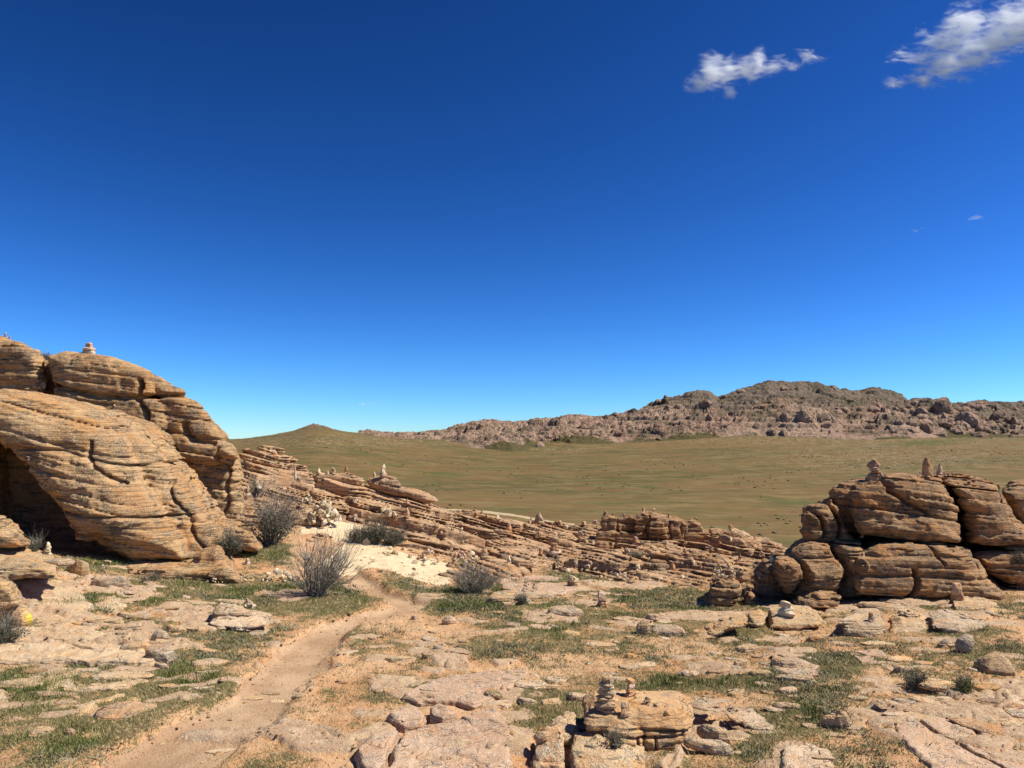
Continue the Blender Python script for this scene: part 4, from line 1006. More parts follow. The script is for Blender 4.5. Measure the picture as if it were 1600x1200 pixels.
R_ = [  # px, base py, width, height, kind, key, options
   
   
    (165, 922, 70, 26, 'slab', 'pale', dict(label='rounded pale slab in front of the dark hollow with a cairn on it', k=0)),
    (118, 897, 44, 24, 'slab', 'pale', dict(label='flat slab on the left terrace just left of the cairn-topped rounded slab', k=3)),
    (70, 880, 90, 14, 'plate', 'pale', dict(label='thin plate under the little three-stone tower at the left')),
   
    (12, 976, 70, 34, 'lump', 'yellow', dict(label='orange rock with bright yellow lichen at the left edge', k=2)),
   
    (140, 975, 60, 14, 'plate', 'pale', {}), (208, 968, 60, 14, 'slab', 'pale', {}), (250, 955, 50, 10, 'plate', 'pale', {}), (270, 990, 46, 16, 'slab', 'pale', dict(label='small dark-edged flat rock left of the two-tiered boulder', k=6)),
    (247, 1003, 34, 22, 'lump', 'pale', {}), (195, 985, 54, 12, 'plate', 'pale', {}),
   
   
    (205, 1018, 60, 20, 'slab', 'pale', {}), (243, 1037, 56, 28, 'slab', 'pale', dict(label='white-grey wedge-shaped slab in the grass of the left foreground', k=4)),
    (320, 1042, 70, 16, 'plate', 'pale', {}), (305, 1068, 70, 18, 'slab', 'pale', {}), (180, 1064, 100, 14, 'slab', 'pale', {}), (260, 1078, 40, 12, 'plate', 'pale', {}),
    (180, 1128, 120, 20, 'slab', 'ridge', dict(label='long orange slab edge in the left foreground grass', k=3)),
    (58, 1152, 48, 22, 'lump', 'pale', dict(label='small rounded pale boulder in grass near the lower left corner', k=1)), (105, 1150, 22, 16, 'lump', 'pale', {}), (135, 1155, 40, 12, 'slab', 'pale', {}),
    (97, 1194, 46, 12, 'slab', 'pale', {}), (48, 1055, 44, 14, 'slab', 'right', {}), (20, 1082, 110, 16, 'slab', 'pale', {}), (70, 1092, 90, 12, 'plate', 'pale', {}),
    (380, 1096, 60, 12, 'plate', 'pale', {}), (430, 1100, 30, 9, 'slab', 'pale', {}), (466, 1092, 30, 10, 'slab', 'pale', {}), (420, 1088, 34, 9, 'plate', 'pale', {}),
    (340, 1180, 50, 8, 'plate', 'pale', {}),
    (700, 977, 27, 17, 'lump', 'pale', dict(label='pale fist-shaped boulder standing alone on the soil right of the path bend', k=0, sink=.1)),
    (646, 970, 12, 8, 'chunk', 'brown', dict(label='small dark stone on the soil by the path bend')),
    (620, 1038, 54, 16, 'slab', 'pale', dict(label='low domed plate with a dark gap beneath in the middle foreground', k=0)), (533, 1070, 26, 12, 'slab', 'ridge', {}),
    (670, 1082, 34, 10, 'plate', 'pale', {}), (600, 1085, 44, 14, 'slab', 'pale', {}),
   
   
    (770, 1092, 34, 16, 'slab', 'pale', {}), (785, 1106, 40, 14, 'slab', 'pale', {}),
    (796, 940, 90, 20, 'slab', 'pale', dict(label='long flat slab with shaded underside beside the low dry shrub', k=3, dep=.5)), (835, 938, 80, 16, 'slab', 'pale', dict(k=1)), (885, 964, 56, 18, 'slab', 'pale', dict(label='rounded oval slab left of the barrel-shaped cairn', k=5)),
    (1022, 972, 26, 14, 'chunk', 'brown', dict(label='small reddish block in the grass left of the dark rock pile')), (1006, 992, 30, 22, 'slab', 'pale', dict(label='left one of two pale rocks in front of the reddish block', k=4)),
    (1048, 996, 70, 24, 'slab', 'pale', dict(label='right larger one of two pale rocks in front of the reddish block', k=6)), (985, 1000, 22, 8, 'slab', 'pale', {}),
    (940, 1012, 60, 12, 'plate', 'pale', {}), (985, 1030, 26, 12, 'slab', 'pale', {}), (1000, 1047, 80, 10, 'plate', 'pale', {}), (1078, 1060, 44, 18, 'slab', 'pale', dict(label='pale rounded rock right of the foreground cairns, in the grass', k=2)),
    (870, 1068, 44, 12, 'slab', 'pale', {}), (830, 1078, 56, 20, 'slab', 'pale', {}), (862, 1102, 44, 14, 'slab', 'pale', {}), (824, 1102, 40, 14, 'slab', 'pale', {}), (905, 1098, 40, 18, 'slab', 'pale', {}),
    (1190, 1150, 90, 22, 'slab', 'pale', dict(k=1, rz=-.4)),
    (1118, 1160, 60, 34, 'slab', 'pale', dict(label='upper shell of the split rock right of the cairn boulder', tilt=(.15, .25), rz=-.3, k=2, dep=.55, sink=.0)), (1110, 1180, 74, 30, 'slab', 'pale', dict(label='lower shell of the split rock right of the cairn boulder', k=5, dep=.55, tilt=(.05, .1), sink=.05)),
    
    (850, 1162, 40, 24, 'lump', 'pale', {}), (1010, 1200, 120, 24, 'slab', 'ridge', {}), (1260, 1198, 70, 16, 'slab', 'pale', {}),
   
    (1283, 1004, 42, 16, 'slab', 'pale', dict(label='small triangular slab right of the broad cairn slab', k=6)),
   
    (1290, 968, 60, 12, 'plate', 'pale', {}), (1345, 975, 80, 18, 'slab', 'pale', {}), (1385, 950, 90, 14, 'plate', 'pale', {}),
   
    (1582, 965, 70, 14, 'slab', 'pale', {}), (1483, 1014, 30, 18, 'lump', 'pale', {}), (1514, 1022, 28, 34, 'lump', 'pale', dict(label='knobbly upright stone leaning in the grass at the right', tilt=(0, .6), k=2, sink=.1)),
    (1568, 1056, 68, 42, 'lump', 'pale', dict(label='lichen-spotted grey boulder near the right edge', k=1)), (1170, 1020, 44, 16, 'slab', 'pale', dict(label='dark-fronted small ledge right of the pale rock pair')), (1238, 1044, 60, 22, 'slab', 'pale', dict(k=3)),
    (1160, 1046, 34, 18, 'slab', 'pale', {}), (1175, 1018, 40, 12, 'plate', 'pale', {}), (1245, 1066, 80, 14, 'slab', 'pale', dict(rz=-.35, dep=.3, label='thin tilted ledge in the grass patch below the cairn slab')), (1236, 1084, 40, 14, 'slab', 'pale', {}),
    (1412, 1036, 50, 14, 'slab', 'pale', {}), (1415, 1052, 34, 14, 'slab', 'pale', {}), (1450, 1050, 60, 14, 'slab', 'pale', {}), (1475, 1080, 76, 24, 'slab', 'pale', dict(label='yellowish flat rock beside the dark green herb clump at the right', k=4)), (1548, 1080, 54, 16, 'slab', 'pale', {}),
    (1310, 1140, 44, 30, 'slab', 'pale', dict(label='upright-edged pale stone standing in the right foreground', tilt=(.2, -.3), k=5)), (1440, 1128, 90, 20, 'slab', 'pale', {}),
    (1560, 1150, 120, 30, 'slab', 'ridge', dict(rz=-.5)), (1580, 1110, 90, 20, 'slab', 'ridge', dict(rz=-.4)), (1400, 1120, 40, 8, 'plate', 'pale', {}), (1380, 1010, 60, 8, 'plate', 'pale', {}), (1220, 1115, 60, 12, 'slab', 'pale', {}), (1290, 1190, 40, 12, 'plate', 'pale', {}),
]
GR_L, GR_M, GR_R = 'flat rocks of the left foreground', 'flat rocks of the middle ground', 'flat rocks of the right foreground'
def auto(px, py):
    if px < 480: return 'flat pale rock half buried in grass left of the path', GR_L
    if px < 1080: return 'flat pale rock half buried in the soil between path and cairn boulder', GR_M
    return 'flat pale rock half buried in the soil right of the cairn boulder', GR_R
for (px, py, w, h, kind, key, kw) in R_:
    kw = dict(kw); lab, grp = auto(px, py)
    kw.setdefault('label', lab); 
    if kw['label'] == lab: kw['group'] = grp
    rock(px, py, w, h, kind, key, **kw)
# many smaller half-buried rocks
AREAS = [((20, 900, 420, 1120), 60), ((20, 880, 200, 960), 12), ((560, 1000, 860, 1060), 10), ((760, 925, 1080, 1010), 26), ((850, 1010, 1200, 1120), 20), ((1120, 1000, 1590, 1180), 58), ((640, 940, 800, 1010), 10), ((1180, 950, 1590, 1010), 14)]
for (x0, y0, x1, y1), n in AREAS:
    for _ in range(n):
        px, py = RR.uniform(x0, x1), RR.uniform(y0, y1)
        loc, nor, ob = hit(px, py)
        if ob is None or ob.name != 'ground': continue
        k = np.argmin((GV[::7, 0] - loc.x) ** 2 + (GV[::7, 1] - loc.y) ** 2) * 7
        if GM[k, 3] > .2 or GM[k, 2] > .3: continue
        w = RR.uniform(14, 46) * (.6 + (py - 880) / 500)
        lab, grp = auto(px, py)
        rock(px, py, w, w * RR.uniform(.16, .32), RR.choice(('slab', 'slab', 'plate')), 'pale', label=lab, group=grp, rz=RR.uniform(-.6, .2) + RR.choice((0, math.pi)))

# flat slabs lying on the ridge
for _ in range(46):
    px, py = RR.uniform(600, 1230), RR.uniform(835, 915)
    loc, nor, ob = hit(px, py)
    if ob is None or ob.name != 'rock_ridge': continue
    w = RR.uniform(16, 50)
    rock(px, py, w, w * RR.uniform(.2, .32), 'slab', 'ridge', label='thin loose slab lying on the tilted ledges of the ridge', group='loose slabs on the ridge', rz=RR.uniform(-.5, 0), tilt=(0, .12), sink=.35)

CG = 'cairns and stones set up by visitors'
def cairn(px, py, h, w, style, label, key='brown', n=None):
    loc, nor, ob = hit(px, py)
    s = loc.y / FPX * 1.05
    H, Wd = h * s, w * s
    root = empty('cairn', loc - Vector((0, 0, .01)), 0); TODO.append(root)
    tag(root, label, 'cairn', CG)
    R = random.Random(int(px * 31 + py))
    def st(x, y, z, sx, sy, sz, rx=0, ry=0, kk=None, flat=False):
        kk = key if key != 'mix' else R.choice(('cream', 'brown', 'pale'))
        i = R.randrange(9); me, th = PROTO[('chunk', kk)][i]
        o = bpy.data.objects.new('stone', me); o.parent = root
        o.location = (x, y, z + sz / 2); o.scale = (sx, sy, sz / (2 * th)); o.rotation_euler = (rx, ry, R.uniform(0, 6.3))
        TODO.append(o)
    if style == 'tower':
        n = n or max(3, int(h / 5)); hs = [R.uniform(.7, 1.3) for _ in range(n)]; t = sum(hs); z = -.01
        for i, q in enumerate(hs):
            sz = H * q / t * 1.1; k = 1.2 * (1 - .55 * i / n)
            st(R.uniform(-.06, .06) * Wd, R.uniform(-.06, .06) * Wd, z, Wd * k * R.uniform(.8, 1.05), Wd * k * .8, sz * 1.1, R.uniform(-.12, .12), R.uniform(-.15, .15)); z += sz * .86
    elif style == 'point':
        st(0, 0, -.01, Wd * 1.15, Wd * .9, H * .28)
        me, th = PROTO[('spike', key if key != 'mix' else 'brown')][R.randrange(4)]
        o = bpy.data.objects.new('standing_stone', me); o.parent = root
        o.location = (0, 0, H * .56); o.scale = (H * .95, Wd * 1.6, Wd * .5 / (2 * th)); o.rotation_euler = (math.pi / 2 * 0 + R.uniform(-.2, .2), -math.pi / 2 + R.uniform(-.12, .12), R.uniform(-.5, .5) + math.pi / 2); TODO.append(o)
    elif style == 'heap':
        n = n or max(6, int(w * h / 22))
        for i in range(n):
            a = R.uniform(0, 6.3); r = Wd * .5 * math.sqrt(R.random()); zz = H * max(0, 1 - r / (Wd * .5)) * R.uniform(.3, .95)
            q = min(Wd, H * 1.6) * R.uniform(.2, .42) if n < 20 else Wd * R.uniform(.10, .2)
            if n >= 20: zz = H * (1 - (r / (Wd * .5)) ** 2) * R.uniform(.55, 1)
            g = zz - q * .25
            st(r * math.cos(a), r * math.sin(a) * .7, g, q, q * R.uniform(.5, .9), q * R.uniform(.4, .8), R.uniform(-.6, .6), R.uniform(-.6, .6))
        if n < 20: st(0, 0, H * .55, Wd * .28, Wd * .25, H * .42, 0, R.uniform(-.4, .4))
    return root

# px, base py, height, width, style, key, label
for c in [
    (8, 527, 8, 18, 'heap', 'brown', 'low stone heap on the far left top of the cliff'),
    (139, 552, 17, 19, 'tower', 'mix', 'lone cairn standing on the skyline of the left cliff'),
    (60, 606, 14, 26, 'heap', 'brown', 'stone pile in the notch between the two left cliff domes'),
    (176, 634, 6, 14, 'heap', 'cream', 'few pale stones on the upper edge of the big left boulder'),
    (74, 867, 20, 13, 'tower', 'cream', 'pale three-stone tower on the left terrace before the hollow'),
    (158, 906, 24, 22, 'heap', 'mix', 'pointed cairn on the rounded slab below the dark hollow'),
    (386, 949, 14, 28, 'heap', 'cream', 'cream stones on the back of the two-tiered boulder'),
    (354, 951, 5, 8, 'tower', 'brown', 'single small stone pair on the front of the two-tiered boulder'),
    (376, 908, 14, 16, 'heap', 'mix', 'small cairn at the right end of the orange ledge'),
    (335, 908, 6, 30, 'heap', 'cream', 'scattered stones on the orange ledge under the big boulder'),
    (386, 882, 10, 12, 'tower', 'cream', 'little pale cairn by the grass left of the big dry shrub'),
    (435, 907, 18, 52, 'heap', 'cream', 'wide bed of small cream stones left of the big dry shrub'),
    (405, 838, 7, 14, 'heap', 'cream', 'two pale stones on the sloping orange slab'),
    (430, 713, 9, 10, 'tower', 'brown', 'mushroom-shaped cairn on the upper left crest of the ridge'),
    (461, 748, 19, 5, 'point', 'cream', 'thin upright pale stone on the upper ridge'),
    (466, 752, 8, 17, 'heap', 'cream', 'low pale heap at the foot of the thin upright stone'),
    (400, 762, 12, 24, 'heap', 'cream', 'pale heap high beside the cliff end, above the tall shrub'),
    (387, 776, 16, 16, 'heap', 'cream', 'pale stones stacked against the right foot of the cliff'),
    (498, 738, 9, 8, 'tower', 'cream', 'white two-stone cairn on the left crest block'),
    (512, 738, 5, 5, 'tower', 'cream', 'tiny white stone between two cairns on the left crest block'),
    (520, 738, 10, 11, 'tower', 'mix', 'three-stone cairn in the middle of the left crest block'),
    (541, 741, 14, 8, 'point', 'brown', 'cone-shaped standing stone on the left crest block'),
    (585, 746, 9, 5, 'point', 'cream', 'small upright pale stone left of the tall tower'),
    (599, 744, 18, 10, 'tower', 'mix', 'tall striped stone tower on the right crest block'),
    (508, 786, 8, 15, 'heap', 'cream', 'white flat stone above the large cream stone pile'),
    (506, 815, 31, 54, 'heap', 'cream', 'largest pile of cream stones at the top of the sand patch'),
    (482, 791, 17, 30, 'heap', 'cream', 'second cream stone pile joined to the upper left of the largest one'),
    (538, 792, 6, 12, 'heap', 'cream', 'small pale stones just right above the largest cream pile'),
    (555, 784, 7, 9, 'tower', 'cream', 'tiny pale cairn below the crest blocks'),
    (555, 812, 9, 9, 'tower', 'cream', 'small white stone right of the largest cream pile'),
    (565, 806, 10, 4, 'point', 'brown', 'tiny dark upright stone on the ridge beside the white one'),
    (608, 806, 17, 24, 'heap', 'cream', 'round heap of big white stones mid ridge'),
    (636, 808, 15, 9, 'point', 'brown', 'orange pointed stone right of the white heap'),
    (636, 786, 7, 6, 'tower', 'brown', 'tiny cairn above the orange pointed stone'),
    (672, 789, 8, 6, 'tower', 'brown', 'tiny cairn at the lower right crest of the ridge blocks'),
    (572, 850, 9, 14, 'tower', 'cream', 'pale block on the sand before the dark shrubs'),
    (604, 850, 13, 11, 'tower', 'mix', 'cairn of reddish stones in front of the dark shrub trio'),
    (610, 866, 13, 32, 'heap', 'cream', 'low heap of pale stones at the sand edge below the shrub trio'),
    (668, 876, 20, 36, 'heap', 'mix', 'mixed stone heap in the middle of the sand edge'),
    (640, 872, 8, 14, 'heap', 'cream', 'few pale stones left of the mixed heap'),
    (727, 884, 24, 52, 'heap', 'mix', 'wide stone heap behind the low dry shrub'),
    (705, 868, 12, 20, 'heap', 'mix', 'small heap upper left of the wide heap'),
    (757, 872, 14, 14, 'tower', 'brown', 'small brown cairn right of the low dry shrub top'),
    (795, 880, 11, 8, 'point', 'cream', 'pale upright stone on the ridge foot'),
    (680, 824, 8, 12, 'heap', 'mix', 'small heap on the ledges under the crest, leftmost of three'),
    (705, 828, 8, 12, 'heap', 'mix', 'small heap on the ledges under the crest, middle of three'),
    (722, 832, 8, 14, 'heap', 'cream', 'small heap on the ledges under the crest, rightmost of three'),
    (744, 808, 8, 12, 'tower', 'brown', 'dark flat cairn on the crest before the slope flattens'),
    (761, 808, 6, 10, 'heap', 'brown', 'dark low stones on the crest next to the flat cairn'),
    (795, 830, 13, 11, 'tower', 'brown', 'brown squarish block on the middle of the ridge'),
    (842, 818, 16, 17, 'point', 'pale', 'large angular stone leaning on the crest'),
    (830, 817, 9, 10, 'heap', 'brown', 'small stones leaning beside the large angular stone'),
    (875, 820, 7, 10, 'tower', 'brown', 'small flat cairn right of the large angular stone'),
    (862, 824, 8, 16, 'heap', 'brown', 'low stones between the angular stone and flat cairn'),
    (843, 838, 8, 16, 'heap', 'brown', 'brown heap on the ledges below the angular stone'),
    (915, 842, 10, 17, 'heap', 'mix', 'spread heap of flat stones left below the small outcrop'),
    (866, 865, 16, 15, 'tower', 'brown', 'rusty pillar-like cairn on the ridge slope'),
    (845, 868, 12, 9, 'tower', 'brown', 'dark little cairn left of the rusty pillar'),
    (868, 889, 10, 26, 'heap', 'mix', 'pale low heap below the rusty pillar'),
    (922, 890, 13, 24, 'heap', 'mix', 'heap on a ledge right of centre on the ridge foot'),
    (968, 908, 18, 30, 'heap', 'cream', 'pale stone heap on the ridge foot above the barrel cairn'),
    (895, 914, 15, 22, 'tower', 'mix', 'loose tilted cairn on the ridge foot left of the pale heap'),
    (828, 925, 23, 24, 'heap', 'mix', 'cairn with one white stone on the long flat slab'),
    (812, 906, 8, 18, 'heap', 'brown', 'scattered dark stones on bare rock behind the white-stone cairn'),
    (940, 948, 24, 21, 'tower', 'brown', 'barrel-shaped red-brown cairn standing in the grass'),
    (994, 851, 12, 12, 'tower', 'brown', 'dark blocky cairn below the small outcrop'),
    (1070, 863, 9, 7, 'tower', 'brown', 'tiny dark cairn on the ledges right of the blocky cairn'),
    (1050, 889, 12, 12, 'tower', 'brown', 'stacked cairn on the lower right ledges'),
    (997, 890, 9, 10, 'tower', 'cream', 'small white cairn on the lower ledges'),
    (1067, 844, 12, 6, 'point', 'pale', 'thin standing stone in front of the small outcrop'),
    (946, 804, 8, 9, 'tower', 'brown', 'cairn on the left end of the small outcrop'),
    (958, 805, 6, 4, 'point', 'brown', 'tiny pointed stone on the small outcrop next to its left cairn'),
    (975, 804, 4, 8, 'tower', 'brown', 'flat little cairn on the second block of the small outcrop'),
    (1005, 802, 9, 7, 'tower', 'brown', 'slim cairn on the middle block of the small outcrop'),
    (1022, 802, 8, 18, 'heap', 'brown', 'row of stones on the top of the small outcrop'),
    (1045, 808, 6, 6, 'tower', 'brown', 'tiny cairn on the right part of the small outcrop'),
    (1087, 815, 7, 12, 'heap', 'brown', 'stones on the right end of the small outcrop'),
    (1141, 829, 9, 9, 'tower', 'mix', 'cairn on the flat layered outcrop'),
    (1130, 905, 34, 36, 'heap', 'mix', 'untidy cairn with sticks on the dark rock pile'),
    (1206, 878, 17, 12, 'tower', 'cream', 'pale cairn just left of the right outcrop'),
    (1156, 876, 12, 6, 'point', 'brown', 'reddish upright stone behind the untidy cairn'),
    (1152, 880, 8, 14, 'heap', 'brown', 'stones around the reddish upright stone'),
    (1366, 750, 33, 27, 'tower', 'brown', 'big stacked cairn on the left top of the right outcrop'),
    (1377, 748, 12, 8, 'tower', 'brown', 'short stones right against the big stacked cairn'),
    (1449, 747, 30, 20, 'point', 'brown', 'tall pointed stone on the top of the right outcrop'),
    (1438, 746, 10, 12, 'heap', 'brown', 'small stones left of the tall pointed stone'),
    (1469, 744, 20, 12, 'point', 'brown', 'second shorter pointed stone right of the tall one'),
    (1476, 745, 8, 16, 'heap', 'brown', 'stone lying right of the shorter pointed stone'),
    (1349, 869, 7, 8, 'tower', 'cream', 'tiny white stone on the shelf of the right outcrop'),
    (1228, 960, 20, 27, 'tower', 'cream', 'pale cap-shaped cairn on the broad slab'),
    (1361, 970, 14, 12, 'tower', 'brown', 'small brown cairn on the split slab'),
    (1496, 937, 24, 24, 'tower', 'brown', 'two-block cairn at the foot of the right outcrop'),
    (948, 1106, 50, 36, 'tower', 'pale', 'tallest cairn on the foreground boulder'),
    (985, 1086, 26, 26, 'tower', 'brown', 'reddish cairn behind the tallest one on the foreground boulder'),
    (1012, 1100, 12, 30, 'heap', 'pale', 'low stones on the back of the foreground boulder'),
    (978, 1116, 20, 20, 'tower', 'pale', 'two-stone cairn on the front of the foreground boulder'),
    (1042, 1116, 9, 11, 'tower', 'brown', 'small stone on the right part of the foreground boulder'),
]:
    cairn(c[0], c[1], c[2], c[3], c[4], c[6], c[5], 3 if (c[4] == 'tower' and c[0] in (1228, 1361, 139)) else (2 if c[0] in (1496, 978, 1042) else (95 if c[0] == 506 else (34 if c[0] in (435, 480, 727) else None))))
for _ in range(90):
    px = RR.uniform(560, 1230); py = RR.uniform(790, 905)
    if px < 800 and RR.random() < .6: px, py = RR.gauss(690, 50), RR.gauss(878, 9)
    loc, nor, ob = hit(px, py)
    if ob is None or ob.name not in ('rock_ridge', 'ground') or loc.y > 27: continue
    q = RR.uniform(4, 12) * loc.y / FPX
    o = inst('stone', 'chunk', RR.choice(('cream', 'cream', 'pale', 'brown')), loc + Vector((0, 0, q * .12)), (q, q * .8, q * .9), (RR.uniform(-.4, .4), RR.uniform(-.4, .4), RR.uniform(0, 6)))
    tag(o, 'small loose stone lying on the ridge or at its foot', 'stone', 'loose stones around the ridge')
print('cairns', time.time() - T00)
# single boulders standing out of the far mountain
protos('lump', {'far': M_FAR}, 5, 120)
for _ in range(190):
    px, py = RR.uniform(640, 1598), RR.uniform(602, 700)
    if RR.random() < .35: px, py = RR.gauss(1490, 60), RR.uniform(630, 676)
    r = Vector(ray(px, py)).normalized()
    ok, loc, nor, idx, ob, _m = SCN.ray_cast(DG, Vector(EYE), r)
    if not ok or ob.name != 'rocky_mountain': continue
    z = min(1.6, RR.uniform(5, 11) / 9 * (1.7 if RR.random() < .12 else 1)) * (1 + .5 * math.exp(-((px - 1490) / 70) ** 2)) * (.6 if px < 950 else 1)
    o = inst('far_boulder', 'lump', 'far', loc + Vector((0, 0, -.6 * z)), (15 * z, 12 * z, 14 * z * RR.uniform(.7, 1.3)), (RR.uniform(-.3, .3), RR.uniform(-.3, .3), RR.uniform(0, 6.3)))
    tag(o, 'brown boulder standing out of the far rocky mountain', 'boulder', 'boulders of the far mountain')
# ------------------------------------------------------------------ shrubs
def tube_mesh(paths):
    """paths: list of (points (n,3), r0, r1) -> three-sided tapering twigs."""
    Vs, Fs, o = [], [], 0
    for pts, r0, r1 in paths:
        n = len(pts); pts = np.asarray(pts)
        T = np.gradient(pts, axis=0); T /= np.linalg.norm(T, axis=1)[:, None] + 1e-9
        A = np.cross(T, (0.31, .87, .38)); A /= np.linalg.norm(A, axis=1)[:, None] + 1e-9; B = np.cross(T, A)
        r = np.linspace(r0, r1, n)[:, None]
        ring = [pts + r * (A * math.cos(t) + B * math.sin(t)) for t in (0, 2.094, 4.189)]
        Vs.append(np.stack(ring, 1).reshape(-1, 3))
        i = np.arange(n - 1)[:, None] * 3; k = np.arange(3)[None]
        q = np.stack([i + k, i + (k + 1) % 3, i + 3 + (k + 1) % 3, i + 3 + k], -1).reshape(-1, 4) + o
        Fs.append(q); o += 3 * n
    return np.concatenate(Vs), np.concatenate(Fs)

def leaf_quads(C_, size, R):
    n = len(C_); C_ = np.asarray(C_)
    d = R.normal(size=(n, 3)); d /= np.linalg.norm(d, axis=1)[:, None]
    e = np.cross(d, R.normal(size=(n, 3))); e /= np.linalg.norm(e, axis=1)[:, None]
    s = size * R.uniform(.6, 1.4, (n, 1))
    V = np.stack([C_ - d * s, C_ + e * s * .35, C_ + d * s, C_ - e * s * .35], 1).reshape(-1, 3)
    return V, np.arange(n * 4).reshape(-1, 4)

def shrub(px, py, h, w, label, stems=60, leaves=0, lean=0.0, name='dry_shrub', spread=1.0, twig=M_TWIG, sub=5, leaf=M_LEAF):
    loc, nor, ob = hit(px, py); s = loc.y / FPX; H, Wd = h * s, w * s
    root = empty(name, loc); tag(root, label, 'shrub', 'shrubs'); TODO.append(root)
    R = np.random.RandomState(int(px) + 7 * int(py)); paths, tips = [], []
    for i in range(stems):
        a = R.uniform(0, 6.283); k = math.sqrt(R.uniform(0.02, 1))
        top = np.array([Wd * .5 * k * math.cos(a) + lean * H, Wd * .4 * k * math.sin(a), H * (1 - .45 * k * k) * R.uniform(.55, 1.08)])
        b = np.array([math.cos(a) * Wd * .10 * k, math.sin(a) * Wd * .10 * k, -.02])
        t = np.linspace(0, 1, 8)[:, None]
        bow = np.array([math.cos(a), math.sin(a), 0]) * Wd * .10 * R.uniform(-.5, 1)
        pts = b + (top - b) * t ** np.array([1.15, 1.15, .95]) + bow * np.sin(t * math.pi) + np.cumsum(R.normal(0, .017 * H, (8, 3)), 0)
        L = H; paths.append((pts, .0100 * L + .003, .0022 * L + .0005))
        for j in range(sub):
            q = R.randint(2, 7); p0 = pts[q]; dr = (pts[q] - pts[q - 1]); dr = dr / (np.linalg.norm(dr) + 1e-9) + R.normal(0, .75, 3); dr[2] = abs(dr[2]) * .9 + .1
            ln = H * R.uniform(.12, .34); tt = np.linspace(0, 1, 5)[:, None]
            sp = p0 + dr * ln * tt + np.array([0, 0, .35 * ln]) * tt ** 2 + np.cumsum(R.normal(0, .008 * H, (5, 3)), 0) * tt
            paths.append((sp, .0035 * L + .0008, .0013 * L + .0003)); tips.append(sp)
    V, Fq = tube_mesh(paths)
    o = mesh_np('branches', V, Fq, twig, True, root, link=True); C.objects.unlink(o); TODO.append(o)
    if leaves:
        T_ = np.concatenate(tips); c = T_[R.randint(0, len(T_), leaves)] + R.normal(0, .025 * H, (leaves, 3)); c[:, 2] = np.maximum(c[:, 2] * R.uniform(.5, 1, leaves), .01)
        V, Fq = leaf_quads(c, .018 * H + .007, R)
        o = mesh_np('foliage', V, Fq, leaf, False, root); C.objects.unlink(o); TODO.append(o)
    return root

shrub(494, 930, 88, 84, 'large leafless grey shrub standing at the left of the path, before the sand', 62, 0, .14, sub=8)
shrub(424, 850, 84, 72, 'tall half-dead shrub with dark leaves at the right foot of the cliff', 55, 2400, .05, sub=7)
shrub(399, 775, 36, 28, 'small grey shrub high above the tall half-dead one', 30, 500)
shrub(356, 868, 46, 44, 'dark leafy shrub left of the sloping orange slab', 40, 4200, name='leafy_shrub')
shrub(562, 848, 30, 34, 'leftmost of three dark leafy shrubs on the sand', 40, 4200, name='leafy_shrub')
shrub(588, 850, 38, 34, 'middle of three dark leafy shrubs on the sand', 40, 4600, name='leafy_shrub')
shrub(616, 852, 32, 32, 'rightmost of three dark leafy shrubs on the sand', 40, 4200, name='leafy_shrub')
shrub(738, 926, 46, 78, 'low silvery leafless shrub at the right end of the sand', 100, 500, .12, sub=7)
shrub(8, 1004, 44, 50, 'dark grey shrub cut by the left edge of the view', 50, 2200, name='leafy_shrub')
shrub(72, 556, 13, 24, 'round bush in the notch on the cliff skyline', 30, 1500, name='leafy_shrub')
shrub(995, 872, 13, 26, 'small round bush among the ridge ledges', 30, 1200, name='leafy_shrub')
shrub(55, 862, 26, 24, 'dark twiggy bush at the mouth of the hollow', 30, 800, name='leafy_shrub')
shrub(1430, 1072, 26, 40, 'dark green herb clump beside the yellowish flat rock', 40, 2200, name='leafy_shrub')
shrub(1508, 1082, 28, 28, 'green spiky herb clump at the right', 40, 1500, name='leafy_shrub', leaf=M_LUSH)
shrub(236, 908, 14, 34, 'low dark herb in front of the orange ledge', 30, 1200, name='leafy_shrub')
shrub(816, 944, 20, 26, 'dark grassy clump before the long flat slab', 40, 900, name='leafy_shrub')
shrub(1596, 880, 24, 30, 'dark bush at the right edge below the outcrop', 30, 1200, name='leafy_shrub')
shrub(962, 1168, 34, 26, 'bluish herb growing in the cleft of the foreground boulder', 20, 700, name='leafy_shrub', leaf=M_SAGE)
print('shrubs', time.time() - T00)

